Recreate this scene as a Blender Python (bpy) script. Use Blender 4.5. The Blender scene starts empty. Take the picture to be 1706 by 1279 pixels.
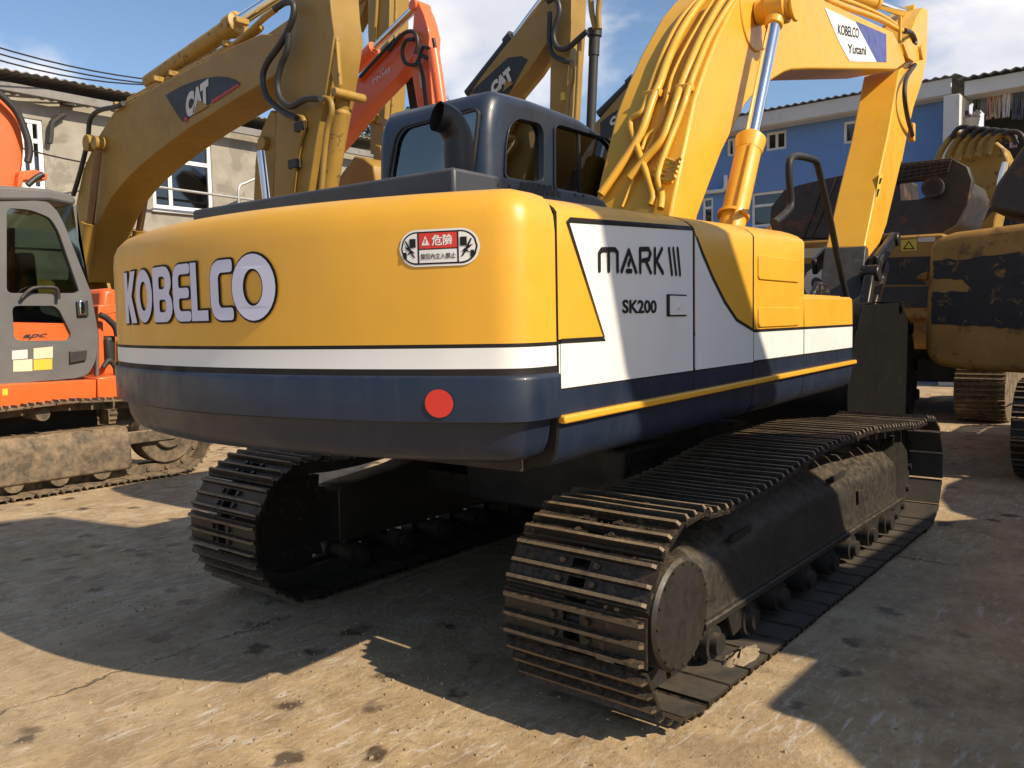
import bpy, bmesh, math, random
from mathutils import Vector, Matrix
from mathutils.geometry import tessellate_polygon
random.seed(7)
R = math.radians
scn = bpy.context.scene
COL = scn.collection

# ------------------------------------------------------------------ camera
W, H, F = 1706, 1279, 1386.2
CAM = Vector((-4.3555, -2.794, 1.4668))
YAW, PIT, ROLL = .6895, -.0743, -.0197
FW = Vector((math.cos(PIT)*math.cos(YAW), math.cos(PIT)*math.sin(YAW), math.sin(PIT)))
RT = Vector((math.sin(YAW), -math.cos(YAW), 0)); UP = RT.cross(FW)
RT, UP = RT*math.cos(ROLL)+UP*math.sin(ROLL), -RT*math.sin(ROLL)+UP*math.cos(ROLL)
cd = bpy.data.cameras.new('camera'); cam = bpy.data.objects.new('camera', cd); COL.objects.link(cam)
cd.sensor_fit = 'HORIZONTAL'; cd.sensor_width = 36; cd.lens = 36*F/W; cd.clip_end = 2000; cd.clip_start = .05
cam.matrix_world = Matrix(((RT.x, UP.x, -FW.x, CAM.x), (RT.y, UP.y, -FW.y, CAM.y), (RT.z, UP.z, -FW.z, CAM.z), (0, 0, 0, 1)))
scn.camera = cam

# ------------------------------------------------------------------ light
SUNV = Vector((.07, -1.33, 1.0)).normalized()
sl = bpy.data.lights.new('sun', 'SUN'); sl.energy = 4.7; sl.angle = R(.55); sl.color = (1, .86, .66)
so = bpy.data.objects.new('sun', sl); COL.objects.link(so)
so.rotation_euler = (-SUNV).to_track_quat('-Z', 'Y').to_euler(); so.location = (0, -10, 20)
scn.view_settings.view_transform = 'Standard'; scn.view_settings.look = 'None'
scn.view_settings.exposure = 0.35; scn.view_settings.gamma = 1
wd = bpy.data.worlds.new('World'); scn.world = wd; wd.use_nodes = True
nt = wd.node_tree; N = nt.nodes; L = nt.links; N.clear()
out = N.new('ShaderNodeOutputWorld'); bg = N.new('ShaderNodeBackground'); bg.inputs[1].default_value = .115
L.new(bg.outputs[0], out.inputs[0])
sky = N.new('ShaderNodeTexSky'); sky.sky_type = 'NISHITA'; sky.sun_disc = False
sky.sun_elevation = math.asin(SUNV.z); sky.sun_rotation = math.atan2(SUNV.x, SUNV.y); sky.air_density = 1.0; sky.dust_density = .6; sky.ozone_density = 3.0
tc = N.new('ShaderNodeTexCoord')
mp = N.new('ShaderNodeMapping'); mp.inputs['Scale'].default_value = (1, 1, 1.9); mp.inputs['Location'].default_value = (.3, .1, .2)
L.new(tc.outputs['Generated'], mp.inputs[0])
n1 = N.new('ShaderNodeTexNoise'); n1.inputs['Scale'].default_value = 3.1; n1.inputs['Detail'].default_value = 9; n1.inputs['Roughness'].default_value = .53; n1.inputs['Distortion'].default_value = .35
L.new(mp.outputs[0], n1.inputs['Vector'])
def wmath(op, a, b=None, c=None):
    n = N.new('ShaderNodeMath'); n.operation = op
    for i, v in enumerate((a, b, c)):
        if v is None: continue
        if isinstance(v, (int, float)): n.inputs[i].default_value = v
        else: L.new(v, n.inputs[i])
    return n.outputs[0]
def ray(px, py): return FW + RT*((px-W/2)/F) - UP*((py-H/2)/F)
bank = None      # cumulus banks standing over the yard
for px, py, wd_, k in ((150, 20, .16, .20), (790, 70, .11, .27), (1640, 120, .14, .34), (1390, 200, .10, .10), (130, 170, .08, .12), (-900, 60, .25, .25), (2900, 40, .3, .28), (1100, -900, .3, .2), (-300, -700, .3, .2)):
    d = ray(px, py).normalized()
    vm = N.new('ShaderNodeVectorMath'); vm.operation = 'DISTANCE'; L.new(tc.outputs['Generated'], vm.inputs[0]); vm.inputs[1].default_value = d
    mr = N.new('ShaderNodeMapRange'); mr.interpolation_type = 'SMOOTHSTEP'; L.new(vm.outputs['Value'], mr.inputs[0])
    mr.inputs[1].default_value = wd_*1.6; mr.inputs[2].default_value = wd_*.25; mr.inputs[3].default_value = 0; mr.inputs[4].default_value = k
    bank = mr.outputs[0] if bank is None else wmath('MAXIMUM', bank, mr.outputs[0])
dens = wmath('ADD', n1.outputs['Fac'], bank)
cr = N.new('ShaderNodeMapRange'); cr.interpolation_type = 'SMOOTHSTEP'; L.new(dens, cr.inputs[0])
cr.inputs[1].default_value = .62; cr.inputs[2].default_value = .82
n2 = N.new('ShaderNodeTexNoise'); n2.inputs['Scale'].default_value = 5; n2.inputs['Detail'].default_value = 6; L.new(mp.outputs[0], n2.inputs['Vector'])
rp = N.new('ShaderNodeValToRGB'); L.new(n2.outputs['Fac'], rp.inputs[0])
rp.color_ramp.elements[0].position = .32; rp.color_ramp.elements[0].color = (5.2, 5.3, 5.9, 1)
rp.color_ramp.elements[1].position = .62; rp.color_ramp.elements[1].color = (8.6, 8.2, 7.9, 1)
mx = N.new('ShaderNodeMix'); mx.data_type = 'RGBA'
L.new(cr.outputs[0], mx.inputs['Factor']); L.new(sky.outputs[0], mx.inputs[6]); L.new(rp.outputs[0], mx.inputs[7])
L.new(mx.outputs[2], bg.inputs[0])

# ------------------------------------------------------------------ geometry helpers
SL = .0529                                    # slew of the upper structure
def h2w(p): x, y, z = p; return Vector((x*math.cos(SL)-y*math.sin(SL), x*math.sin(SL)+y*math.cos(SL), z))
def w2h(p): x, y, z = p; return Vector((x*math.cos(SL)+y*math.sin(SL), -x*math.sin(SL)+y*math.cos(SL), z))
CH = w2h(CAM)
def onplane(px, py, axis, val):               # survey: where the sight line meets a real plane
    v = ray(px, py); return CAM + v*((val-CAM[axis])/v[axis])
def onhouse(px, py, axis, val):
    v = w2h(ray(px, py)); return CH + v*((val-CH[axis])/v[axis])
def ground(px, py): return onplane(px, py, 2, 0)

class MB:
    def __init__(s): s.v = []; s.f = []; s.m = []
    def add(s, vs, fs, mi=0):
        o = len(s.v); s.v += [tuple(v) for v in vs]
        for f in fs: s.f.append([i+o for i in f]); s.m.append(mi)
    def box(s, x0, x1, y0, y1, z0, z1, mi=0, M=None):
        vs = [Vector((x, y, z)) for x in (x0, x1) for y in (y0, y1) for z in (z0, z1)]
        if M: vs = [M @ v for v in vs]
        s.add(vs, [(0, 1, 3, 2), (4, 6, 7, 5), (0, 4, 5, 1), (2, 3, 7, 6), (0, 2, 6, 4), (1, 5, 7, 3)], mi)
    def bar(s, a, b, w, h, up=Vector((0, 0, 1)), mi=0):
        a = Vector(a); b = Vector(b); t = (b-a).normalized(); sd = t.cross(up)
        if sd.length < 1e-4: sd = t.cross(Vector((0, 1, 0)))
        sd.normalize(); u = sd.cross(t)
        vs = [p+sd*i*w/2+u*j*h/2 for p in (a, b) for i, j in ((-1, -1), (1, -1), (1, 1), (-1, 1))]
        s.add(vs, [(3, 2, 1, 0), (4, 5, 6, 7), (0, 1, 5, 4), (1, 2, 6, 5), (2, 3, 7, 6), (3, 0, 4, 7)], mi)
    def tube(s, pts, r, seg=10, mi=0, caps=True):
        pts = [Vector(p) for p in pts]; n = len(pts); rr = r if isinstance(r, (list, tuple)) else [r]*n
        t0 = (pts[1]-pts[0]).normalized(); a = Vector((0, 0, 1)) if abs(t0.z) < .9 else Vector((1, 0, 0))
        nrm = t0.cross(a).normalized(); vs = []
        for i, p in enumerate(pts):
            if i == 0: t = t0
            elif i == n-1: t = (pts[i]-pts[i-1]).normalized()
            else: t = (pts[i+1]-pts[i-1]).normalized()
            nrm = (nrm - t*nrm.dot(t)).normalized(); b = t.cross(nrm)
            for k in range(seg):
                an = 2*math.pi*k/seg; vs.append(p+(nrm*math.cos(an)+b*math.sin(an))*rr[i])
        fs = [(i*seg+k, i*seg+(k+1) % seg, (i+1)*seg+(k+1) % seg, (i+1)*seg+k) for i in range(n-1) for k in range(seg)]
        if caps: fs += [tuple(range(seg))[::-1], tuple((n-1)*seg+k for k in range(seg))]
        s.add(vs, fs, mi)
    def cyl(s, a, b, r, seg=20, mi=0): s.tube([a, b], r, seg, mi)
    def prism(s, outer, fn, t, holes=(), mi=0, t0=0):   # 2D outline(s) -> solid; fn(u,v,w) -> point
        loops = [list(outer)]+[list(h) for h in holes]
        tri = tessellate_polygon([[Vector((p[0], p[1], 0)) for p in l] for l in loops])
        flat = [p for l in loops for p in l]; n = len(flat)
        vs = [fn(p[0], p[1], t0) for p in flat]+[fn(p[0], p[1], t0+t) for p in flat]
        fs = [tuple(q) for q in tri]+[tuple(i+n for i in q)[::-1] for q in tri]
        if not holes: fs = [tuple(range(n)), tuple(range(2*n-1, n-1, -1))]
        o = 0
        for l in loops:
            k = len(l)
            fs += [(o+i, o+(i+1) % k, o+(i+1) % k+n, o+i+n) for i in range(k)]; o += k
        s.add(vs, fs, mi)
    def sheet(s, outer, fn, holes=(), mi=0):
        loops = [list(outer)]+[list(h) for h in holes]
        if not holes: s.add([fn(p[0], p[1]) for p in outer], [tuple(range(len(outer)))], mi); return
        tri = tessellate_polygon([[Vector((p[0], p[1], 0)) for p in l] for l in loops])
        s.add([fn(p[0], p[1]) for l in loops for p in l], [tuple(q) for q in tri], mi)
    def loft(s, rows, mats=None, close=False, caps=False, mi=0):
        n = len(rows[0]); vs = [p for r in rows for p in r]
        o = len(s.v); s.v += [tuple(v) for v in vs]
        for i in range(len(rows)-1):
            for k in range(n if close else n-1):
                s.f.append([o+i*n+k, o+i*n+(k+1) % n, o+(i+1)*n+(k+1) % n, o+(i+1)*n+k]); s.m.append(mats[i] if mats else mi)
        if caps:
            s.f.append([o+k for k in range(n)][::-1]); s.m.append(mi)
            s.f.append([o+(len(rows)-1)*n+k for k in range(n)]); s.m.append(mi)
    def mesh(s, name, mats, smooth=None, fix=True):
        me = bpy.data.meshes.new(name); me.from_pydata(s.v, [], s.f)
        for m in (mats if isinstance(mats, (list, tuple)) else [mats]): me.materials.append(m)
        me.polygons.foreach_set('material_index', s.m)
        if fix:
            bm = bmesh.new(); bm.from_mesh(me); bmesh.ops.recalc_face_normals(bm, faces=bm.faces); bm.to_mesh(me); bm.free()
        if smooth:
            me.polygons.foreach_set('use_smooth', [True]*len(me.polygons)); me.set_sharp_from_angle(angle=R(smooth))
        me.update(); return me
    def build(s, name, mats, parent=None, rotz=0, bevel=0, smooth=None, fix=True, seg=2):
        return link(name, s.mesh(name, mats, smooth, fix), parent, rotz, bevel, seg)
def link(name, me, parent=None, rotz=0, bevel=0, seg=2):
    o = bpy.data.objects.new(name, me); COL.objects.link(o)
    if rotz: o.rotation_euler.z = rotz
    if parent:
        o.parent = parent; o.matrix_parent_inverse = pinv(parent)
    if bevel:
        b = o.modifiers.new('bevel', 'BEVEL'); b.width = bevel; b.segments = seg; b.limit_method = 'ANGLE'; b.angle_limit = R(35); b.harden_normals = False
        if o.type == 'MESH':
            me.polygons.foreach_set('use_smooth', [True]*len(me.polygons)); me.set_sharp_from_angle(angle=R(50))
    return o
def locm(o): return Matrix.Translation(o.location) @ o.rotation_euler.to_matrix().to_4x4()
def wm(o): return (wm(o.parent) @ o.matrix_parent_inverse @ locm(o)) if o.parent else locm(o)
def pinv(p): return wm(p).inverted()
def thing(name, label, cat, loc=(0, 0, 0), group=None):
    o = bpy.data.objects.new(name, None); COL.objects.link(o); o.location = loc; o.empty_display_size = .3
    tag(o, label, cat, group); return o
def tag(o, label, cat, group=None):
    o['label'] = label; o['category'] = cat
    if group: o['group'] = group
    return o
def smooth_path(pts, n=4):                    # Catmull-Rom
    p = [Vector(q) for q in pts]; p = [p[0]*2-p[1]]+p+[p[-1]*2-p[-2]]; r = []
    for i in range(1, len(p)-2):
        a, b, c, d = p[i-1:i+3]
        for k in range(n):
            t = k/n
            r.append(.5*((2*b)+(c-a)*t+(2*a-5*b+4*c-d)*t*t+(3*b-a-3*c+d)*t**3))
    r.append(p[-2]); return r
def rrect(x0, x1, z0, z1, r, n=4):
    o = []
    for cx, cz, a0 in ((x1-r, z1-r, 0), (x0+r, z1-r, 90), (x0+r, z0+r, 180), (x1-r, z0+r, 270)):
        for k in range(n+1):
            a = R(a0+90*k/n); o.append((cx+r*math.cos(a), cz+r*math.sin(a)))
    return o
def round_poly(pts, r, n=3):                  # fillet corners of a 2D polygon
    o = []; m = len(pts)
    for i in range(m):
        p = Vector(pts[i]); a = Vector(pts[i-1])-p; b = Vector(pts[(i+1) % m])-p
        rr = min(r, a.length*.45, b.length*.45); a = p+a.normalized()*rr; b = p+b.normalized()*rr
        for k in range(n+1):
            t = k/n; q = a*(1-t)**2+p*2*t*(1-t)+b*t*t; o.append((q.x, q.y))
    return o

# ------------------------------------------------------------------ materials
def nodes(name):
    m = bpy.data.materials.new(name); m.use_nodes = True; t = m.node_tree; t.nodes.clear()
    o = t.nodes.new('ShaderNodeOutputMaterial'); return m, t, o
def nnoise(t, pos, scale, detail=5, rough=.55, dist=0, stretch=None):
    if stretch:
        q = t.nodes.new('ShaderNodeMapping'); q.inputs['Scale'].default_value = stretch; t.links.new(pos, q.inputs[0]); pos = q.outputs[0]
    n = t.nodes.new('ShaderNodeTexNoise'); n.inputs['Scale'].default_value = scale; n.inputs['Detail'].default_value = detail
    n.inputs['Roughness'].default_value = rough; n.inputs['Distortion'].default_value = dist; t.links.new(pos, n.inputs['Vector']); return n.outputs['Fac']
def nmap(t, v, a, b, c=0, d=1, smooth=False):
    n = t.nodes.new('ShaderNodeMapRange'); t.links.new(v, n.inputs[0])
    if smooth: n.interpolation_type = 'SMOOTHSTEP'
    for i, q in enumerate((a, b, c, d)): n.inputs[i+1].default_value = q
    return n.outputs[0]
def nmath(t, op, a, b):
    n = t.nodes.new('ShaderNodeMath'); n.operation = op
    for i, v in enumerate((a, b)):
        if isinstance(v, (int, float)): n.inputs[i].default_value = v
        else: t.links.new(v, n.inputs[i])
    return n.outputs[0]
def nmix(t, f, a, b):
    n = t.nodes.new('ShaderNodeMix'); n.data_type = 'RGBA'
    for i, v in ((0, f), (6, a), (7, b)):
        if isinstance(v, (int, float)): n.inputs[i].default_value = v
        elif isinstance(v, tuple): n.inputs[i].default_value = (*v, 1)
        else: t.links.new(v, n.inputs[i])
    return n.outputs[2]
def M(name, col, rough=.5, metal=0, dust=0, dustcol=(.33, .25, .16), wear=0, wearcol=(.1, .06, .035), wscale=6, var=.12, bump=0, bscale=60, coat=0, streak=0, wlim=.6, wsoft=.04, dscale=9, spec=.5):
    m, t, o = nodes(name); P = t.nodes.new('ShaderNodeBsdfPrincipled'); t.links.new(P.outputs[0], o.inputs[0])
    g = t.nodes.new('ShaderNodeNewGeometry'); pos = g.outputs['Position']
    c = col
    nv = nnoise(t, pos, 2.3, 6, .6)
    c = nmix(t, nmap(t, nv, .3, .7), tuple(x*(1-var) for x in col), tuple(min(1, x*(1+var)) for x in col))
    rg = nmap(t, nnoise(t, pos, 7, 5, .65), .3, .7, max(.03, rough*.75), min(1, rough*1.3))
    if streak:
        sn = nnoise(t, pos, 5, 4, .6, 0, (3.5, 3.5, .25))
        c = nmix(t, nmap(t, sn, .5, .8, 0, streak), c, dustcol)
    if wear:
        wn = nnoise(t, pos, wscale, 9, .66, .4)
        f = nmap(t, wn, wlim, wlim+wsoft, 0, wear); c = nmix(t, f, c, wearcol); rg = nmix(t, f, rg, (.75, .75, .75))
    if dust:
        sep = t.nodes.new('ShaderNodeSeparateXYZ'); t.links.new(g.outputs['Normal'], sep.inputs[0])
        upf = nmap(t, sep.outputs[2], .1, .95, .12, 1)
        dn = nmap(t, nnoise(t, pos, dscale, 8, .7, .3), .36, .66)
        f = nmath(t, 'MULTIPLY', nmath(t, 'MULTIPLY', upf, dn), dust); c = nmix(t, f, c, dustcol); rg = nmix(t, f, rg, (.9, .9, .9))
    if isinstance(c, tuple): P.inputs['Base Color'].default_value = (*c, 1)
    else: t.links.new(c, P.inputs['Base Color'])
    t.links.new(rg, P.inputs['Roughness']); P.inputs['Metallic'].default_value = metal; P.inputs['Specular IOR Level'].default_value = spec
    if coat: P.inputs['Coat Weight'].default_value = coat; P.inputs['Coat Roughness'].default_value = .08
    if bump:
        b = t.nodes.new('ShaderNodeBump'); b.inputs['Strength'].default_value = bump; b.inputs['Distance'].default_value = .01
        t.links.new(nnoise(t, pos, bscale, 5, .6), b.inputs['Height']); t.links.new(b.outputs[0], P.inputs['Normal'])
    return m
def glass(name, tint=(.35, .38, .38), gl=.12):
    m, t, o = nodes(name); tr = t.nodes.new('ShaderNodeBsdfTransparent'); tr.inputs[0].default_value = (*tint, 1)
    gs = t.nodes.new('ShaderNodeBsdfGlossy'); gs.inputs['Roughness'].default_value = .04; gs.inputs[0].default_value = (.9, .9, .9, 1)
    fr = t.nodes.new('ShaderNodeFresnel'); fr.inputs[0].default_value = 1.5
    a = nmath(t, 'ADD', fr.outputs[0], gl)
    mxs = t.nodes.new('ShaderNodeMixShader'); t.links.new(a, mxs.inputs[0]); t.links.new(tr.outputs[0], mxs.inputs[1]); t.links.new(gs.outputs[0], mxs.inputs[2])
    t.links.new(mxs.outputs[0], o.inputs[0]); return m
YEL = M('fresh yellow paint', (.72, .368, .026), .42, var=.06, coat=.10, bump=.03, bscale=9, dust=.18, streak=.05, dustcol=(.42, .30, .15))
WHT = M('white paint', (.74, .735, .71), .42, var=.04, coat=.08, streak=.06, dustcol=(.5, .44, .34))
BLK = M('black line paint', (.014, .012, .011), .6, var=.1, spec=.25)
NAVY = M('navy paint', (.011, .020, .043), .40, var=.2, coat=.08, streak=.05, bump=.03, bscale=14, dust=.06, spec=.4)
HOODM = M('dusty black hood', (.034, .038, .047), .42, dust=.55, dustcol=(.13, .12, .11), bump=.03, bscale=20)
CABN = M('cab navy paint', (.018, .027, .045), .34, var=.15, coat=.15, dust=.15, dustcol=(.12, .11, .10))
LAV = M('pale lettering', (.62, .62, .78), .4, var=.02)
REDM = M('red reflector', (.60, .035, .02), .35, var=.03)
TRK = M('oiled track steel', (.0125, .0115, .0105), .40, metal=.2, dscale=42, dust=.42, dustcol=(.30, .20, .11), wear=.5, wearcol=(.14, .09, .05), wscale=34, bump=.3, bscale=80, wlim=.585)
PAD = M('dusty track pad', (.050, .044, .036), .65, dust=.35, dustcol=(.22, .16, .095), dscale=4, var=.25, bump=.1, bscale=60)
RIDGE = M('scuffed grouser edge', (.15, .11, .068), .55, metal=.2, dust=.8, dustcol=(.34, .235, .13), wear=.7, wearcol=(.03, .026, .02), wscale=20, bump=.3, wlim=.54, wsoft=.1)
TRKF = M('dusty black track frame', (.015, .014, .0125), .46, dust=.55, dustcol=(.22, .165, .10), bump=.12, bscale=40, streak=.04, dscale=26)
TRKO = M('muddy brown track', (.05, .04, .028), .75, dust=1, dustcol=(.34, .24, .14), wear=.8, wearcol=(.27, .19, .11), wscale=9, bump=.4, bscale=50, wlim=.40, wsoft=.3, dscale=20)
DARK = M('dark underside steel', (.014, .013, .012), .6, dust=.3)
CHR = M('chrome rod', (.82, .82, .80), .08, metal=1, var=.02)
OLDROD = M('oily brown rod', (.12, .075, .045), .3, metal=.6, wear=.4)
HOSE = M('black rubber hose', (.022, .021, .020), .5, dust=.4, dustcol=(.16, .14, .11))
CATY = M('faded yellow paint', (.30, .178, .032), .48, var=.12, wear=.25, wearcol=(.22, .12, .03), wscale=3.5, streak=.10, wlim=.62)
CATW = M('worn yellow paint', (.35, .205, .034), .5, var=.14, wear=.8, wearcol=(.10, .06, .03), wscale=9, wlim=.57)
OLDY = M('scuffed yellow paint', (.34, .18, .035), .6, var=.25, wear=.85, wearcol=(.10, .045, .022), wscale=5, bump=.2, wlim=.56, wsoft=.10, streak=.3, dustcol=(.20, .14, .08))
SOOT = M('peeling black paint', (.014, .013, .013), .5, wear=.75, wearcol=(.34, .17, .035), wscale=6.5, bump=.2, wlim=.57, wsoft=.07)
RUSTB = M('rusty black hood', (.028, .025, .024), .5, wear=.6, wearcol=(.16, .06, .03), wscale=3, bump=.1, dust=.3, wlim=.58)
ORG = M('orange paint', (.74, .125, .022), .38, var=.06, wear=.3, wearcol=(.35, .13, .05), wscale=8, coat=.2, wlim=.66)
ORG2 = M('vermilion paint', (.86, .16, .045), .35, var=.05, wear=.25, wearcol=(.3, .08, .03), wscale=9, coat=.2, wlim=.66)
GREYP = M('grey cab paint', (.115, .112, .110), .5, var=.15, dust=.3, wear=.25, wearcol=(.14, .11, .08), wscale=12)
LOGOB = M('logo black', (.02, .02, .022), .45)
LOGOW = M('logo white', (.62, .60, .55), .5, wear=.2, wearcol=(.3, .27, .2), wscale=20)
LOGOR = M('logo red', (.42, .03, .03), .45)
CREAM = M('pale sticker', (.62, .58, .40), .5, var=.1, wear=.3, wearcol=(.4, .35, .22), wscale=20)
STKY = M('yellow sticker', (.68, .48, .05), .45)
BLUE2 = M('decal blue', (.045, .055, .24), .35)
GL = glass('cab glass', (.62, .60, .59), .10)
GLG = glass('green cab glass', (.30, .38, .34), .10)
GLD = glass('house glass', (.10, .11, .11), .06)
PVC = M('white window frame', (.72, .72, .70), .45)
SEATM = M('seat fabric', (.03, .03, .032), .8)

# ------------------------------------------------------------------ lettering
def curve2d(loops, offset=0.0):
    cu = bpy.data.curves.new('tmp', 'CURVE'); cu.dimensions = '2D'; cu.fill_mode = 'BOTH'; cu.offset = offset
    for l in loops:
        s = cu.splines.new('POLY'); s.points.add(len(l)-1)
        for i, p in enumerate(l): s.points[i].co = (p[0], p[1], 0, 1)
        s.use_cyclic_u = True
    return tomesh(cu)
def tomesh(cu):
    o = bpy.data.objects.new('tmp', cu); COL.objects.link(o); bpy.context.view_layer.update()
    me = bpy.data.meshes.new_from_object(o.evaluated_get(bpy.context.evaluated_depsgraph_get()))
    r = ([(v.co.x, v.co.y) for v in me.vertices], [tuple(p.vertices) for p in me.polygons])
    COL.objects.unlink(o); bpy.data.objects.remove(o); bpy.data.curves.remove(cu); bpy.data.meshes.remove(me)
    return r
def text2d(s, offset=0.0, shear=0):
    cu = bpy.data.curves.new('tmp', 'FONT'); cu.body = s; cu.offset = offset; cu.shear = shear; cu.fill_mode = 'FRONT'; cu.resolution_u = 4
    return tomesh(cu)
def fit(vf, x0, x1, y0, y1):                  # scale flat lettering into a box
    v, f = vf; a = min(p[0] for p in v); b = max(p[0] for p in v); c = min(p[1] for p in v); d = max(p[1] for p in v)
    return [(x0+(p[0]-a)/(b-a)*(x1-x0), y0+(p[1]-c)/(d-c)*(y1-y0)) for p in v], f
def letters(vf, fn, name, mat, parent, rotz=0):
    mb = MB(); mb.add([fn(*p) for p in vf[0]], vf[1]); return mb.build(name, mat, parent, rotz, fix=False)
def quadmap(P00, P10, P11, P01):              # unit square -> 3D quad
    P = [Vector(p) for p in (P00, P10, P11, P01)]
    return lambda u, v: P[0]*(1-u)*(1-v)+P[1]*u*(1-v)+P[2]*u*v+P[3]*(1-u)*v
def ell(cx, cy, rx, ry, n=28): return [(cx+rx*math.cos(2*math.pi*k/n), cy+ry*math.sin(2*math.pi*k/n)) for k in range(n)]
def cat_logo(parent, q, mat_off, name='logo', red=True, shape=None):
    # q: unit square -> panel; black swoosh plate, white letters, yellow triangle, red bar
    sh = shape or [(0, .62), (.12, .80), (.45, .98), (.75, 1), (1, .88), (.86, .62), (.62, .36), (.30, .02), (.22, .0)]
    mb = MB(); mb.sheet(sh, lambda u, v: q(u, v)+mat_off*1); lg = mb.build(name, LOGOB, parent, fix=False)
    t = fit(text2d('CAT', .035), .25, .62, .16, .80)
    t = ([(x, y+(x-.43)*.55) for x, y in t[0]], t[1])
    letters(t, lambda u, v: q(u, v)+mat_off*1.6, 'lettering', LOGOW, lg)
    mb = MB(); mb.sheet([(.34, .10), (.60, .30), (.455, .50)], lambda u, v: q(u, v)+mat_off*2.2); mb.build('triangle', CATY, lg, fix=False)
    if red:
        mb = MB(); mb.sheet([(.60, .46), (.97, .82), (.985, .87), (.61, .54)], lambda u, v: q(u, v)+mat_off*1.6); mb.build('red_bar', LOGOR, lg, fix=False)
    return lg

# ------------------------------------------------------------------ ground
def ground_mat():
    m, t, o = nodes('trampled concrete'); P = t.nodes.new('ShaderNodeBsdfPrincipled'); t.links.new(P.outputs[0], o.inputs[0])
    g = t.nodes.new('ShaderNodeNewGeometry'); pos = g.outputs['Position']
    big = nnoise(t, pos, .55, 7, .6, .3); mid = nnoise(t, pos, 3.2, 9, .68, .5); fin = nnoise(t, pos, 38, 7, .7)
    c = nmix(t, nmap(t, mid, .32, .68), (.26, .17, .085), (.54, .385, .205))
    c = nmix(t, nmap(t, big, .42, .62, 0, .6), c, (.46, .345, .21))
    rot = t.nodes.new('ShaderNodeMapping'); rot.inputs['Rotation'].default_value = (0, 0, R(-8)); rot.inputs['Scale'].default_value = (1.1, 5.0, 1); t.links.new(pos, rot.inputs[0])
    sc = nnoise(t, rot.outputs[0], 5.5, 8, .72, .6)
    wmask = nmath(t, 'MULTIPLY', nmap(t, sc, .53, .66), nmap(t, nnoise(t, pos, .9, 4, .6), .38, .54))
    c = nmix(t, nmath(t, 'MULTIPLY', wmask, .9), c, (.64, .57, .47))                      # white scrape marks
    sp2 = nnoise(t, pos, 15, 9, .75, .4)
    c = nmix(t, nmap(t, sp2, .50, .68, 0, .38), c, (.58, .46, .30)); c = nmix(t, nmap(t, sp2, .46, .34, 0, .42), c, (.15, .10, .06))
    pat = nnoise(t, pos, 1.3, 7, .62, .9)
    c = nmix(t, nmap(t, pat, .52, .66, 0, .42), c, (.26, .17, .09)); c = nmix(t, nmap(t, pat, .46, .34, 0, .5), c, (.62, .49, .31))
    fl = nnoise(t, rot.outputs[0], 13, 6, .7, .4)
    c = nmix(t, nmap(t, fl, .60, .70, 0, .7), c, (.68, .60, .48))                          # pale flecks
    dk = nmath(t, 'MULTIPLY', nmap(t, nnoise(t, pos, 6.5, 8, .75, .8), .58, .72), .55)
    c = nmix(t, dk, c, (.10, .068, .04))                                                  # trodden mud
    c = nmix(t, nmap(t, fin, .58, .78, 0, .55), c, (.12, .085, .05))
    # oil drips
    wn = t.nodes.new('ShaderNodeTexNoise'); wn.inputs['Scale'].default_value = 14; wn.inputs['Detail'].default_value = 4; t.links.new(pos, wn.inputs['Vector'])
    va = t.nodes.new('ShaderNodeVectorMath'); va.operation = 'MULTIPLY_ADD'; t.links.new(wn.outputs['Color'], va.inputs[0]); va.inputs[1].default_value = (.16, .16, 0); t.links.new(pos, va.inputs[2])
    vs = t.nodes.new('ShaderNodeTexVoronoi'); vs.inputs['Scale'].default_value = 4.2; vs.inputs['Randomness'].default_value = 1; t.links.new(va.outputs[0], vs.inputs['Vector'])
    sp = t.nodes.new('ShaderNodeSeparateColor'); t.links.new(vs.outputs['Color'], sp.inputs[0])
    spot = nmath(t, 'MULTIPLY', nmap(t, vs.outputs['Distance'], .27, .15), nmap(t, sp.outputs[0], .36, .48))
    spot = nmath(t, 'MULTIPLY', spot, nmap(t, nnoise(t, pos, .8, 3), .34, .44))
    c = nmix(t, nmath(t, 'MULTIPLY', spot, .8), c, (.045, .032, .022))
    # damp, oily patch where machines drip
    c = nmix(t, nmap(t, nnoise(t, pos, .33, 5, .55, .4), .57, .72, 0, .35), c, (.19, .135, .085))
    # slab joints every few metres
    sx = t.nodes.new('ShaderNodeSeparateXYZ'); t.links.new(va.outputs[0], sx.inputs[0])
    j = None
    for ax, per, off in ((0, 4.4, 1.15), (1, 3.6, .98)):
        q = nmath(t, 'ABSOLUTE', nmath(t, 'SUBTRACT', nmath(t, 'FLOORED_MODULO', nmath(t, 'ADD', sx.outputs[ax], off), per), per/2), 0)
        q = nmap(t, q, .016, .004); j = q if j is None else nmath(t, 'MAXIMUM', j, q)
    j = nmath(t, 'MULTIPLY', j, nmap(t, nnoise(t, pos, 2.5, 4), .40, .58))
    c = nmix(t, nmath(t, 'MULTIPLY', j, .6), c, (.06, .042, .027))
    t.links.new(c, P.inputs['Base Color'])
    t.links.new(nmath(t, 'SUBTRACT', .92, nmath(t, 'MULTIPLY', spot, .45)), P.inputs['Roughness'])
    hsum = nmath(t, 'ADD', nmath(t, 'MULTIPLY', mid, .6), nmath(t, 'MULTIPLY', fin, .25)); hsum = nmath(t, 'SUBTRACT', hsum, nmath(t, 'MULTIPLY', j, .5))
    b = t.nodes.new('ShaderNodeBump'); b.inputs['Strength'].default_value = .8; b.inputs['Distance'].default_value = .035; t.links.new(hsum, b.inputs['Height']); t.links.new(b.outputs[0], P.inputs['Normal'])
    return m
mb = MB()
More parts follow.
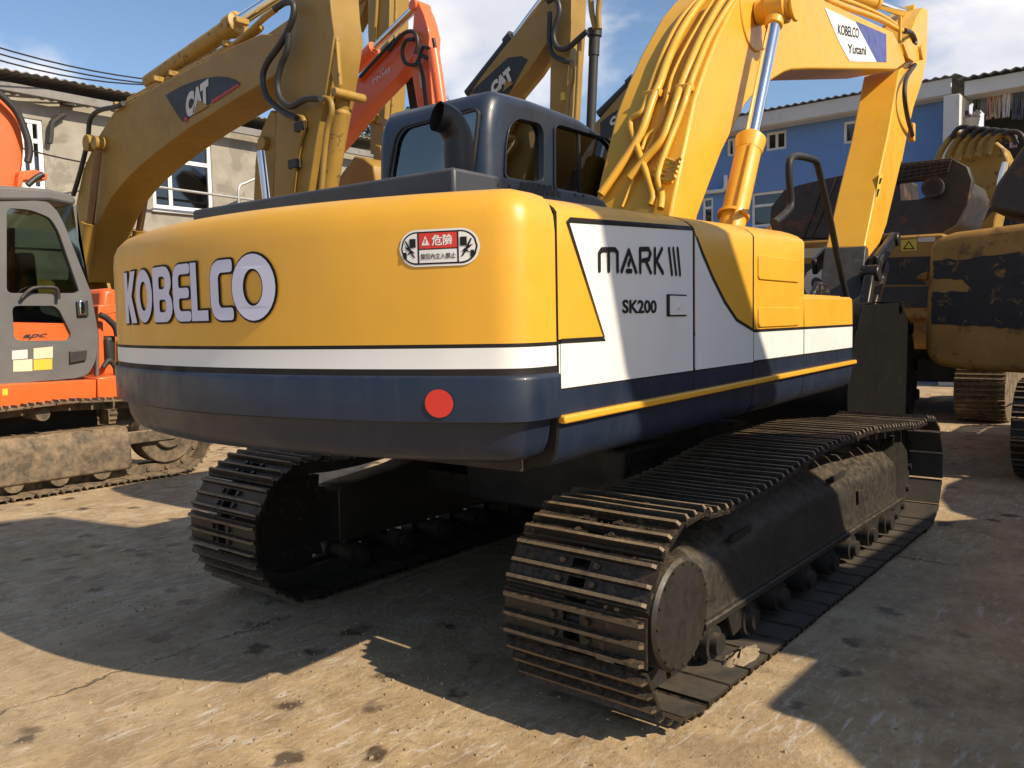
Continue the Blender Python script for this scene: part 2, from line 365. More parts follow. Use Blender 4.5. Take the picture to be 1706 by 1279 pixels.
xs = [-300, -60, -10]+[-8+.25*i for i in range(61)]+[12, 30, 80, 300]; ys = [-300, -60, -9]+[-7+.25*i for i in range(61)]+[14, 30, 80, 300]
def gz(x, y):
    if not (-8 < x < 7 and -7 < y < 8): return 0
    return -.004+.004*math.sin(x*1.7+.6*y)*math.sin(y*1.3-.4*x)
mb.loft([[(x, y, gz(x, y)) for x in xs] for y in ys])
go = mb.build('ground', ground_mat(), smooth=60); go['kind'] = 'structure'

# ------------------------------------------------------------------ crawler tracks (shared builder)
def track_path(xr, xf, zc, rp, top):          # closed outline of the shoe plates, clockwise seen from the right side
    p = []
    for k in range(13): a = R(90+180*k/12); p.append((xr+rp*math.cos(a), zc+rp*math.sin(a)))
    n = 24
    for k in range(1, n): p.append((xr+(xf-xr)*k/n, zc-rp))
    for k in range(13): a = R(-90+180*k/12); p.append((xf+rp*math.cos(a), zc+rp*math.sin(a)))
    p += top
    return p
def resample(p, n):
    q = p+[p[0]]; d = [0]
    for i in range(len(q)-1): d.append(d[-1]+math.dist(q[i], q[i+1]))
    L_ = d[-1]; o = []; j = 0
    for k in range(n):
        s = L_*k/n
        while d[j+1] < s: j += 1
        t = (s-d[j])/(d[j+1]-d[j]); o.append((q[j][0]+(q[j+1][0]-q[j][0])*t, q[j][1]+(q[j+1][1]-q[j][1])*t))
    return o, L_/n
def shoe_mesh(w, pitch, mat, name='track_shoe'):
    mb = MB(); l = pitch*.5; g = pitch/3; hw = w/2
    slot = (.036, .036)
    # plate, with mud slots left open between the bars
    xs_ = [-l*.95, -g*.82, -g*.28, g*.24, g*.76, l*.84]; ys_ = [-hw, -slot[0], slot[1], hw]
    for i in range(5):
        for k in range(3):
            if k == 1 and i in (1, 3): continue
            mb.box(xs_[i], xs_[i+1], ys_[k], ys_[k+1], -.013, 0); mb.m[-2] = 2
    # three grouser bars, worn and slightly raked
    for x, hgt in ((-g*1.12, .026), (0, .024), (g*1.0, .027)):
        b = .012; tp = .0065
        prof = [(x-b, -.001), (x-tp, hgt), (x+tp, hgt), (x+b, -.001)]
        rows = []
        for y, k in ((-hw+.001, .0), (-hw+.012, 1), (-hw*.4, 1.04), (hw*.3, .96), (hw-.012, 1), (hw-.001, .0)):
            rows.append([(px, y, pz*(k if pz > 0 else 1)*(1 if k else .45) if pz > 0 else pz) for px, pz in prof])
        rows[0] = [(px, -hw+.001, pz*.45 if pz > 0 else pz) for px, pz in prof]; rows[-1] = [(px, hw-.001, pz*.45 if pz > 0 else pz) for px, pz in prof]
        q0 = len(mb.f); mb.loft(rows, close=True, caps=True)
        for k in range(q0, q0+20):
            if (k-q0) % 4 == 1: mb.m[k] = 1
    # overlap lip at the trailing edge
    mb.loft([[(l*.84, y, 0), (l*.88, y, -.006), (l*.89, y, -.020), (l*.84, y, -.013)] for y in (-hw, hw)], close=True, caps=True)
    # bolt heads
    for x in (-g*.55, g*.5):
        for y in (-.072, .072):
            mb.tube([(x, y, -.002), (x, y, .015)], [.0155, .0125], 6)
    return mb.mesh(name, [mat, RIDGE, PAD if mat.name == TRK.name else mat])
def make_track(parent, yc, w, path, n, mat_shoe, mat_link, shoe=None):
    pts, pitch = resample(path, n)
    if shoe is None: shoe = shoe_mesh(w, pitch, mat_shoe)
    mb = MB()
    rows_in = []
    m = len(path)
    for s in (-1, 1):
        rows = []
        for i in range(m+1):
            a = path[(i-1) % m]; b = path[(i+1) % m]; t = Vector((b[0]-a[0], b[1]-a[1])).normalized(); nn = Vector((t.y, -t.x)); p = Vector(path[i % m])
            o1 = p-nn*.015; o2 = p-nn*.095; y0 = yc+s*.045; y1 = yc+s*.085
            rows.append([(o1.x, y0, o1.y), (o1.x, y1, o1.y), (o2.x, y1, o2.y), (o2.x, y0, o2.y)])
        mb.loft(rows, close=True)
    for (x, z), (x2, z2) in zip(pts, pts[1:]+pts[:1]):      # pins between the links
        t = Vector((x2-x, z2-z)).normalized(); nn = Vector((t.y, -t.x)); c = Vector((x, z))-nn*.05
        mb.cyl((c.x, yc-.105, c.y), (c.x, yc+.105, c.y), .022, 8)
    tr = mb.build('track_chain', mat_link, parent, smooth=40)
    for i in range(n):
        x, z = pts[i]; a = pts[i-1]; b = pts[(i+1) % n]
        t = Vector((b[0]-a[0], b[1]-a[1])).normalized()
        ang = math.atan2(t.y, t.x)                # local +x along travel of the path, local +z outward
        o = bpy.data.objects.new('track_shoe', shoe); COL.objects.link(o)
        xa = Vector((t.x, 0, t.y)); za = Vector((t.y, 0, -t.x)); ya = za.cross(xa)
        jz = random.uniform(-.002, .002)
        Mx = Matrix(((xa.x, ya.x, za.x, x+za.x*jz), (xa.y, ya.y, za.y, yc+random.uniform(-.003, .003)), (xa.z, ya.z, za.z, z+za.z*jz), (0, 0, 0, 1)))
        o.parent = tr; o.matrix_parent_inverse = pinv(tr); o.matrix_basis = Mx
    return tr

# ------------------------------------------------------------------ THE EXCAVATOR
EX = thing('excavator', 'freshly painted yellow, white and navy excavator filling the middle of the picture', 'excavator')
XR, XF, ZC, RP = -1.675, 1.72, .392, .366
TOP = [(1.45, .742), (1.15, .770), (.80, .800), (.35, .828), (.14, .826), (-.15, .826), (-.42, .818), (-.78, .772), (-1.0, .748), (-1.2, .734), (-1.4, .731), (-1.55, .742)]
path = track_path(XR, XF, ZC, RP, TOP)
SHOE = None
NS = 48
for yc in (-1.13, 1.09):
    if SHOE is None:
        pts_, pit_ = resample(path, NS); SHOE = shoe_mesh(.60, pit_, TRK)
    make_track(EX, yc, .60, path, NS, TRK, DARK, SHOE)
    s = -1 if yc < 0 else 1
    yo = yc+s*.17                              # outer face of the frame
    # side frame: pressed cover lofted along its length
    def sec(x, yf, zt, ztop, zb=.235):
        yi = yc-s*.16
        return [(x, yi, zb), (x, yf, zb), (x, yf+s*.012, zb+.02), (x, yf, zb+.045), (x, yf-s*.004, zt-.06), (x, yf-s*.025, zt-.015), (x, yf-s*.07, zt+.03), (x, yc+s*.02, ztop), (x, yi, ztop)]
    mb = MB()
    st = [(-1.40, .02, .47, .53), (-1.375, 0, .50, .56), (-1.2, 0, .50, .575), (-.95, 0, .505, .60), (-.75, .0, .53, .635), (-.45, 0, .55, .655), (.15, 0, .55, .66), (.5, 0, .54, .655), (.62, .012, .535, .63), (.8, .0, .545, .65), (1.25, 0, .54, .63), (1.42, .008, .52, .60), (1.50, .05, .46, .52)]
    mb.loft([sec(x, yo-s*dy, zt, ztop) for x, dy, zt, ztop in st], close=True, caps=True)
    fr = mb.build('track_frame', TRKF, EX, smooth=35, bevel=.008)
    # dark slots in the cover
    for x, z in ((-.98, .52), (.30, .575)):
        q = MB(); q.prism(round_poly([(x-.10, z-.012), (x+.10, z-.004), (x+.10, z+.028), (x-.10, z+.022)], .012), lambda u, v, w_: (u, yo-s*.022+s*w_, v), .014); q.build('slot', DARK, fr)
    q = MB(); q.box(.60, .66, yo-.006, yo+.006, .37, .45); q.build('slot', DARK, fr, bevel=.004)
    # step bar along the lower edge
    q = MB(); q.bar((-1.38, yo+s*.008, .238), (1.47, yo+s*.008, .238), .03, .032); q.build('lower_lip', TRKF, fr, bevel=.006)
    # bottom rollers, each with its end collar
    for k in range(8):
        x = -1.27+.355*k
        mb = MB(); mb.tube([(x, yc-.17, .135), (x, yc-.06, .135)], .072, 16); mb.tube([(x, yc+.06, .135), (x, yc+.17, .135)], .072, 16); mb.tube([(x, yc-.2, .135), (x, yc+.2, .135)], .045, 12)
        mb.tube([(x, yo-s*.03, .150), (x, yo-s*.012, .150)], [.030, .024], 10); mb.box(x-.055, x+.055, min(yo-s*.05, yo-s*.02), max(yo-s*.05, yo-s*.02), .12, .24)
        mb.build('track_roller', DARK, fr, smooth=40)
    for x in (-1.02, .95):
        q = MB(); q.prism([(x-.12, .24), (x+.12, .24), (x+.07, .12), (x-.05, .10)], lambda u, v, w_: (u, yo-s*.02+s*w_, v), .012); q.build('guide_plate', TRKF, fr)
    for x, z in ((-.42, .715), (.55, .725)):
        mb = MB(); mb.cyl((x, yc-.13, z), (x, yc+.13, z), .048, 14); mb.cyl((x, yc-s*.02, z), (x, yc-s*.02+.02, z), .06, 14); mb.build('carrier_roller', DARK, fr, smooth=40)
    # sprocket with final drive cover
    mb = MB(); n = 21; prof = []
    for k in range(n*2): a = math.pi*k/n; rr = .335 if k % 2 else .285; prof.append((XR+rr*math.cos(a), ZC+rr*math.sin(a)))
    mb.prism(prof, lambda u, v, w_: (u, yc-.03+w_, v), .06); mb.build('sprocket', TRK, EX)
    mb = MB(); R0 = .207
    rows = []
    for y, r in ((yc+s*.0, R0+.03), (yc+s*.10, R0+.03), (yc+s*.105, R0+.004), (yc+s*.235, R0), (yc+s*.248, R0-.012), (yc+s*.250, R0-.03), (yc+s*.253, .0005)):
        rows.append([(XR-.01+r*math.cos(2*math.pi*k/40), y, ZC+r*math.sin(2*math.pi*k/40)) for k in range(40)])
    mb.loft(rows, close=True)
    dr = mb.build('final_drive', TRKF, EX, smooth=35)
    for k in range(16):
        q = MB(); a = 2*math.pi*k/16; c = (XR-.01+.188*math.cos(a), ZC+.188*math.sin(a)); q.tube([(c[0], yc+s*.248, c[1]), (c[0], yc+s*.2555, c[1])], .006, 6); q.build('bolt', DARK, dr)
    # idler wheel
    mb = MB(); mb.cyl((XF, yc-.09, ZC), (XF, yc+.09, ZC), .27, 32); mb.cyl((XF, yc-.04, ZC), (XF, yc+.04, ZC), .31, 32); mb.build('idler', TRKF, EX, smooth=40)
# car body between the tracks and slew ring
mb = MB(); mb.box(-.75, .75, -.55, .55, .42, .80); mb.bar((-.9, -.95, .5), (-.3, -.4, .6), .3, .3); mb.bar((.9, -.95, .5), (.3, -.4, .6), .3, .3); mb.box(-.7, .7, .5, .95, .42, .55)
mb.build('car_body', DARK, EX, bevel=.02)
mb = MB(); mb.cyl((0, 0, .8), (0, 0, .985), .58, 40); mb.build('slew_ring', DARK, EX, smooth=40)

# ---- upper structure, in slewed coordinates
def hb(mb, name, mats, bevel=0, smooth=None, parent=None, fix=True): return mb.build(name, mats, parent or EX, SL, bevel, smooth, fix)
YS = -1.141
mb = MB(); mb.box(-2.35, 1.05, -1.0, 1.0, .985, 1.12); mb.box(-2.2, -.1, -1.0, 1.0, 1.1, 1.74); mb.box(-.3, 1.0, -.95, -.5, 1.1, 1.40); hb(mb, 'revolving_frame', DARK)

# counterweight: plan outline swept through a stepped profile
def cw_plan():
    p = [(-2.343, YS-.016), (-2.53, YS-.016)]+[(-2.80+.2*y*y, y) for y in (-.96, -.85, -.7, -.5, -.25, 0, .25, .5, .7, .85, .96)]+[(-2.53, 1.15), (-2.20, 1.15)]
    for _ in range(3):
        q = [p[0]]
        for a, b in zip(p, p[1:]): q += [(a[0]*.75+b[0]*.25, a[1]*.75+b[1]*.25), (a[0]*.25+b[0]*.75, a[1]*.25+b[1]*.75)]
        q.append(p[-1]); p = q
    return [Vector(a) for a in p]
CWP = cw_plan()
def cw_off(o):
    r = []
    for i, p in enumerate(CWP):
        a = CWP[max(0, i-1)]; b = CWP[min(len(CWP)-1, i+1)]; t = (b-a).normalized(); nn = Vector((-t.y, t.x)) if True else None
        if nn.dot(p-Vector((-1.6, 0))) > 0: nn = -nn
        r.append(p+nn*o)
    return r
PROF = [(1.032, .60, 4), (1.030, .20, 4), (1.033, .125, 4), (1.040, .095, 4), (1.058, .070, 4), (1.095, .053, 4), (1.156, .042, 4), (1.162, .038, 5), (1.166, .010, 4), (1.172, .002, 4), (1.294, .0, 4), (1.304, .003, 4), (1.310, .013, 5), (1.330, .016, 1), (1.392, .016, 2), (1.404, .016, 0), (1.60, .016, 0), (1.74, .016, 0), (1.79, .021, 0), (1.825, .036, 0), (1.85, .060, 0), (1.866, .10, 0), (1.872, .16, 0), (1.872, .9, 0)]
mb = MB(); rows = []; mts = []
for z, o, mi in PROF:
    rows.append([(p.x, p.y, z) for p in cw_off(o)]); mts.append({0: 0, 1: 1, 2: 2, 4: 3, 5: 2}[mi])
mb.loft(rows, mats=mts)
a0 = [(r[0]) for r in rows]; o = len(mb.v); 
mb.add(a0, [list(range(len(a0)))], 0); a1 = [r[-1] for r in rows]; mb.add(a1, [list(range(len(a1)))], 0)
CW = hb(mb, 'counterweight', [YEL, WHT, BLK, NAVY], smooth=48, fix=False)
bm = bmesh.new(); bm.from_mesh(CW.data); bmesh.ops.remove_doubles(bm, verts=bm.verts, dist=.0005); bmesh.ops.recalc_face_normals(bm, faces=bm.faces); bm.to_mesh(CW.data); bm.free(); CW.data.set_sharp_from_angle(angle=R(48))
def cw_at(y, z, out=.004):                    # point on the counterweight's rear face
    o = .016 if z > 1.306 else 0.0
    best = None
    pl = cw_off(o-out)
    for a, b in zip(pl, pl[1:]):
        if min(a.y, b.y) <= y <= max(a.y, b.y) and abs(a.y-b.y) > 1e-6:
            t = (y-a.y)/(b.y-a.y); return Vector((a.x+(b.x-a.x)*t, y, z))
    return Vector((-2.7, y, z))
def cw_px(px, py):                            # sight line onto the curved rear face -> (y, z)
    y = 0
    for _ in range(30):
        x = cw_at(max(-1.1, min(1.1, y)), 1.5, 0).x; q = onhouse(px, py, 0, x); y = q.y*.6+y*.4
    return q.y, q.z
# lettering on the rear: heavy rounded capitals with a dark outline
def glyph(ch):
    s = .30
    if ch == 'K': return [[(0, 0), (s, 0), (s, .40), (.58, 0), (1, 0), (.62, .52), (1, 1), (.62, 1), (s, .60), (s, 1), (0, 1)]]
    if ch == 'O': return [ell(.5, .5, .5, .5), ell(.5, .5, .235, .285)[::-1]]
    if ch == 'B': return [[(0, 0), (.72, 0), (.88, .06), (.98, .17), (1, .30), (.95, .43), (.82, .51), (.93, .60), (.97, .73), (.92, .88), (.80, .97), (.66, 1), (0, 1)],
                          [(.32, .17), (.32, .41), (.62, .41), (.69, .36), (.70, .24), (.62, .17)], [(.32, .59), (.32, .83), (.58, .83), (.66, .78), (.66, .65), (.58, .59)]]
    if ch == 'E': return [[(.30, 0), (1, 0), (1, .17), (.42, .17), (.34, .22), (.33, .41), (.92, .41), (.92, .58), (.33, .58), (.34, .78), (.42, .83), (1, .83), (1, 1), (.30, 1), (.10, .93), (0, .76), (0, .24), (.10, .07)]]
    if ch == 'L': return [[(0, 0), (1, 0), (1, .17), (.36, .17), (.36, 1), (0, 1)]]
    if ch == 'C': return [[(.36, 0), (1, 0), (1, .20), (.46, .20), (.36, .27), (.36, .73), (.46, .80), (1, .80), (1, 1), (.36, 1), (.12, .93), (0, .74), (0, .26), (.12, .07)]]
boxes = [('K', 211, 229), ('O', 229.5, 256), ('B', 258.5, 289.5), ('E', 291.5, 320), ('L', 321.5, 348.5), ('C', 354, 391), ('O', 390, 462)]
ztop = cw_px(335, 437)[1]; zbot = cw_px(335, 534)[1]
fill = MB(); edge = MB()
for i, (ch, a, b) in enumerate(boxes):
    ya = cw_px(a, 490)[0]; yb = cw_px(b, 490)[0]; big = i == 6
    z0, z1 = (zbot-.004, ztop+.012) if big else (zbot, ztop)
    lp = [[(p[0]*(ya-yb), p[1]*(z1-z0)) for p in l] for l in glyph(ch)]
    if ch in 'BEC': lp = [round_poly(l, .012, 2) for l in lp]
    for mbx, off, out in ((edge, .0085, .0040), (fill, .001, .0075)):
        v, f = curve2d(lp, off)
        mbx.add([cw_at(ya-p[0], z0+p[1], out) for p in v], f)
hb(edge, 'lettering_outline', BLK, parent=CW, fix=False); hb(fill, 'lettering', LAV, parent=CW, fix=False)
# danger sticker
def cwdec(loop, out, mat, name, holes=(), par=None):
    m_ = MB(); m_.sheet(loop, lambda u, v: cw_at(u, v, out), holes); return hb(m_, name, mat, parent=par or CW, fix=False)
y0, zt_ = cw_px(666, 381); y1, zb_ = cw_px(802, 443); z0 = cw_px(735, 443)[1]; z1 = cw_px(735, 381)[1]; sw = y0-y1; sh = z1-z0
def SB(u0, u1, v0, v1): return y0-sw*u1, y0-sw*u0, z0+sh*v0, z0+sh*v1     # y-range, z-range of a sticker box
def strips(loop_fn, out, mat, name, u0, u1, n=10, par=None):
    m_ = MB(); rows = []
    for k in range(n+1):
        u = u0+(u1-u0)*k/n; v0, v1 = loop_fn(u); rows.append([cw_at(y0-sw*u, z0+sh*v0, out), cw_at(y0-sw*u, z0+sh*v1, out)])
    m_.loft(rows); return hb(m_, name, mat, parent=par or CW, fix=False)
asp = sw/sh
def pill(inset):
    def f(u):
        du = min(u, 1-u)*asp; r = .5
        k = math.sqrt(max(0, (r-inset)**2-max(0, r-du)**2)) if du < r else r-inset
        return .5-k, .5+k
    return f
STK = strips(pill(0), .0035, WHT, 'danger_sticker', .0005, .9995, 40)
ou = .055/asp
strips(pill(.055), .0045, BLK, 'border', ou, 1-ou, 40, STK); ou = .10/asp
strips(pill(.10), .0055, WHT, 'field', ou, 1-ou, 40, STK)
strips(lambda u: (.10, .90), .0062, BLK, 'divider', .245, .265, 1, STK); strips(lambda u: (.10, .90), .0062, BLK, 'divider', .735, .755, 1, STK)
strips(lambda u: (.485, .90), .0062, REDM, 'red_field', .265, .735, 8, STK); strips(lambda u: (.455, .485), .0062, BLK, 'divider', .265, .735, 8, STK)
def stxt(s, u0, u1, v0, v1, mat, off=.01):
    a, b, c, d = SB(u0, u1, v0, v1); t = fit(text2d(s, off), 0, 1, c, d)
    m_ = MB(); m_.add([cw_at(b-p[0]*(b-a), p[1], .0072) for p in t[0]], t[1]); return hb(m_, 'lettering', mat, parent=STK, fix=False)
stxt('危險', .43, .69, .55, .85, WHT, .02); stxt('旋回內立入禁止', .285, .72, .19, .35, BLK, .015)
def sdec(pts, mat, name='pictogram', out=.0072):
    m_ = MB(); m_.sheet(pts, lambda u, v: cw_at(y0-sw*u, z0+sh*v, out)); hb(m_, name, mat, parent=STK, fix=False)
sdec([(.30, .57), (.40, .57), (.35, .83)], WHT, 'warning_triangle'); sdec([(.343, .62), (.357, .62), (.360, .74), (.340, .74)], REDM, 'warning_triangle', .0078)
for f_ in (lambda u: u, lambda u: 1-u):
    sdec([(f_(.145), .52), (f_(.225), .52), (f_(.225), .76), (f_(.145), .76)], BLK); sdec([(f_(.06), .22), (f_(.105), .22), (f_(.105), .40), (f_(.06), .40)], BLK)
    sdec([(f_(.085), .70), (f_(.10), .72), (f_(.165), .44), (f_(.215), .24), (f_(.195), .24), (f_(.14), .42)], BLK); sdec([(f_(.07), .56), (f_(.16), .50), (f_(.16), .44), (f_(.12), .45)], BLK); sdec([(f_(.11), .33), (f_(.16), .46), (f_(.18), .44), (f_(.215), .36), (f_(.17), .38)], BLK)
# red reflector
ry, rz = cw_px(739, 671); 
m_ = MB(); m_.sheet([(ry+.0425*math.cos(a*math.pi/16), rz+.0425*math.sin(a*math.pi/16)) for a in range(32)], lambda u, v: cw_at(u, v, .004)); hb(m_, 'reflector', REDM, parent=CW, fix=False)

# ---- right side panels
def zlift(x, z): return z+(x+2.33)*.030*max(0, (z-1.45)/.42)
SIDE = [(.995, -.80), (.998, -1.04), (1.006, -1.085), (1.025, -1.112), (1.055, -1.130), (1.10, -1.138), (1.165, YS), (1.25, YS), (1.262, YS), (1.395, YS), (1.41, YS), (1.55, YS), (1.70, YS), (1.802, YS), (1.815, YS+.010), (1.833, YS+.036), (1.85, YS+.08), (1.864, YS+.13), (1.870, YS+.2), (1.872, -.62)]
def ys_at(z):
    for (a, ya), (b, yb) in zip(SIDE, SIDE[1:]):
        if a <= z <= b: return ya+(yb-ya)*(z-a)/(b-a)
    return YS
def ys2(x, z):
    if z > 1.45: k = (x+2.33)*.030/.42; z = (z+1.45*k)/(1+k)
    return ys_at(min(z, 1.87))
def matrow(z): return 3 if z < 1.25 else (2 if z < 1.262 else (1 if z < 1.395 else (2 if z < 1.41 else 0)))
def panel(name, x0, x1, z0, z1, colour=None, topcut=None):
    prof = [(z, y) for z, y in SIDE if z0-1e-6 <= z <= z1+1e-6]
    if topcut: prof = prof+[(topcut, YS+.004), (topcut+.012, YS+.02), (topcut+.014, -.66)]
    m_ = MB(); n = 8
    sx = [x0, x0+.005]+[x0+(x1-x0)*k/n for k in range(1, n)]+[x1-.005, x1]
    def P(x, z, y, i): return (x, y+(.008 if i in (0, len(sx)-1) else 0), zlift(x, z))
    rows = [[P(x, z, y, i) for i, x in enumerate(sx)] for z, y in prof]
    m_.loft(rows, mats=[(matrow((prof[k][0]+prof[k+1][0])/2) if colour is None else colour) for k in range(len(prof)-1)])
    nc = len(sx)-1
    for k in range(len(m_.m)):
        if k % nc in (0, nc-1): m_.m[k] = 2
    for i in (0, -1):
        ed = [r[i] for r in rows]; o_ = len(m_.v); dx = .02 if i == 0 else -.02
        m_.loft([ed, [(x+dx*0, max(-.5, y+.14), z) for x, y, z in ed]], mi=2)
    return hb(m_, name, [YEL, WHT, BLK, NAVY], smooth=45)
XA, XB, XC, XD, XE = -2.335, -1.330, -.655, .112, 1.115
door = panel('engine_door', XA, XB-.006, 1.165, 1.872)
midp = panel('side_panel', XB+.006, XC-.004, 1.165, 1.872)
box_ = panel('storage_box', XC+.004, XD, 1.165, 1.872)
step = panel('step_box', XD+.004, XE, 1.165, 1.41, topcut=1.545)
for a, b in ((XA, XB-.004), (XB+.004, XC-.004), (XC+.004, XD-.002), (XD+.004, XE+.005)): panel('skirt', a, b, .995, 1.165, 3)
# end caps of the storage box and step, rounded
m_ = MB(); m_.prism(round_poly([(-1.128, 1.52), (-1.126, 1.88), (-.62, 1.95), (-.62, 1.52)], .06, 4), lambda u, v, w_: (XD-.012+w_, u, v), .014); hb(m_, 'box_front', YEL, bevel=.004)
m_ = MB(); m_.box(XD+.01, .92, -1.118, -.66, 1.563, 1.588); hb(m_, 'step_tread', YEL, bevel=.006)
m_ = MB()
rows = []
for k in range(7):
    a = math.pi/2*k/6; rr = .045
    rows.append([(XE-.002+rr*math.sin(a)*.8, y+rr*(1-math.cos(a)) if True else y, z+(.10*(1-math.cos(a)) if z < 1.05 else 0)) for z, y in [(q, ys_at(q)) for q in (.995, 1.006, 1.025, 1.055, 1.10, 1.165, 1.25, 1.262, 1.395, 1.41, 1.48, 1.545)]])
rows.append([(x, -.7, z) for x, y, z in rows[-1]])
rows = [list(r) for r in zip(*rows)]
m_.loft(rows, mats=[matrow((a+b)/2) for a, b in zip((.995, 1.006, 1.025, 1.055, 1.10, 1.165, 1.25, 1.262, 1.395, 1.41, 1.48), (1.006, 1.025, 1.055, 1.10, 1.165, 1.25, 1.262, 1.395, 1.41, 1.48, 1.545))])
hb(m_, 'step_front', [YEL, WHT, BLK, NAVY], smooth=50)
# raised yellow rub strip
m_ = MB(); m_.bar((XA, YS-.010, 1.160), (XE+.02, YS-.010, 1.168), .03, .026); hb(m_, 'rub_strip', YEL, bevel=.007)
# painted graphic on the doors
def S(px, py): q = onhouse(px, py, 1, YS); return (q.x, q.z)
def sdecal(loop, mat, name, par, out=.003, holes=()):
    m_ = MB(); m_.sheet(loop, lambda u, v: (u, ys2(u, v)-out, v), holes); return hb(m_, name, mat, parent=par, fix=False)
xb = XB-.0115
wt = [S(947, 371), S(1147, 383), (xb, 1.2565), (XA+.012, 1.2565), (XA+.012, 1.40), S(1006, 561)]
wt[1] = (xb, wt[1][1])
tl, tr_, slp = wt[0], wt[1], wt[5]
sdecal(wt, WHT, 'white_graphic', door, .003)
bw = .014
sdecal([(tl[0]-.016, tl[1]+.004), (tl[0]+.004, tl[1]+.018), (tr_[0], tr_[1]+.018), tr_, tl], BLK, 'black_line', door, .0045)
sdecal([(tl[0]-.016, tl[1]+.004), tl, slp, (slp[0]+.006, slp[1]-.002), (slp[0]-.012, slp[1]+.012)], BLK, 'black_line', door, .0045)
sdecal([(XA+.012, 1.397), (slp[0]+.005, 1.397+.0), (slp[0]-.008, 1.413), (XA+.012, 1.412)], BLK, 'black_line', door, .0047)
# swoosh on the next panel
sw_ = [S(1158, 392), S(1168, 425), S(1185, 465), S(1205, 505), S(1225, 535), S(1254, 562)]
xm = XB+.0115; sw_[0] = (xm, sw_[0][1]); sw_[-1] = (XC-.006, 1.398)
sdecal(sw_+[(XC-.006, 1.2565), (xm, 1.2565)], WHT, 'white_graphic', midp, .003)
ins = [(x+.016, z+.012) for x, z in sw_]; ins[-1] = (XC-.006, 1.413); ins[0] = (xm, sw_[0][1]+.035)
sdecal(sw_+ins[::-1], BLK, 'black_line', midp, .0045)
# MARK III, drawn with round-ended strokes
def strokes(polys, wd, n=5):
    res = []
    for pl in polys:
        for a, b in zip(pl, pl[1:]):
            a = Vector(a); b = Vector(b); t = (b-a).normalized(); nn = Vector((-t.y, t.x)); l = []
            a0 = math.atan2(nn.y, nn.x)
            for k in range(n+1): an = a0+math.pi*k/n; l.append((a.x+wd*math.cos(an), a.y+wd*math.sin(an)))
            for k in range(n+1): an = a0+math.pi+math.pi*k/n; l.append((b.x+wd*math.cos(an), b.y+wd*math.sin(an)))
            res.append(l)
    return res
qa, qb, qc, qd = S(995, 450), S(1131, 456), S(1131, 414), S(995, 416)
def MK(u, v): x = qa[0]+(qb[0]-qa[0])*u; zb0 = qa[1]+(qb[1]-qa[1])*u; zt0 = qd[1]+(qc[1]-qd[1])*u; return (x, zb0+(zt0-zb0)*v)
xm0 = qa[0]; wdx = qb[0]-qa[0]; hz = qd[1]-qa[1]
def sq(u): return qa[0]+wdx*u                  # strokes laid out in metres on the door
ltr = [[(0.01, 0), (0.01, .82), (.035, 1), (.175, 1), (.205, .85), (.205, 0)], [(.108, 0), (.108, .95)],
       [(.25, 0), (.335, .95), (.42, 0)], [(.31, .02), (.36, .02)], [(.345, .5), (.33, .30)],
       [(.47, 0), (.47, 1), (.575, 1), (.60, .80), (.575, .55), (.50, .50)], [(.545, .45), (.60, 0)], [(.655, 0), (.655, 1)], [(.75, 1), (.675, .50), (.76, 0)],
       [(.845, 1), (.885, -.03)], [(.905, 1), (.945, -.03)], [(.965, 1), (1.0, -.03)]]
m_ = MB()
for l in strokes([[(sq(u), MK(u, v)[1]) for u, v in pl] for pl in ltr], .0085): m_.sheet(l, lambda u, v: (u, ys2(u, v)-.0055-random.random()*.0012, v))
hb(m_, 'lettering', BLK, parent=door, fix=False)
t = text2d('SK200', .03); a, b = S(1035, 522), S(1092, 500); t = fit(t, a[0], b[0], a[1], b[1])
letters(t, lambda u, v: Vector((u, ys2(u, v)-.0055, v)), 'lettering', BLK, door, SL)
# flush latch
a, b = S(1109, 527), S(1141, 491)
m_ = MB(); m_.prism(rrect(a[0], b[0], a[1], b[1], .004), lambda u, v, w_: (u, YS-.004+w_, v), -.004); lt = hb(m_, 'latch', BLK, parent=door)
m_ = MB(); m_.prism(rrect(a[0]+.018, b[0]-.004, a[1]+.006, b[1]-.006, .004), lambda u, v, w_: (u, YS-.009+w_, v), -.004); m_.tube([((a[0]+b[0])/2+.004, YS-.012, (a[1]+b[1])/2), ((a[0]+b[0])/2+.004, YS-.022, (a[1]+b[1])/2)], .014, 16); hb(m_, 'latch_plate', WHT, parent=door)
# pressed recesses on the storage box
for pa, pb in (((1262, 465), (1330, 434)), ((1262, 545), (1330, 512))):
    a, b = S(*pa), S(*pb)
    m_ = MB(); m_.prism(rrect(a[0], b[0], a[1], b[1], .02), lambda u, v, w_: (u, ys2(u, v)-.0015+w_, v), -.006); hb(m_, 'pressing', YEL, bevel=.004, parent=box_)
# filler cap and small knob on the top
m_ = MB(); q = onhouse(1062, 350, 1, -.85); m_.cyl((q.x, -.85, 1.88), (q.x, -.85, 1.935), .05, 16); hb(m_, 'filler_cap', YEL, smooth=40)
m_ = MB(); q = onhouse(1281, 370, 1, -.95); m_.cyl((q.x, -.95, 1.92), (q.x, -.95, 1.965), .016, 10); hb(m_, 'knob', YEL, smooth=40)

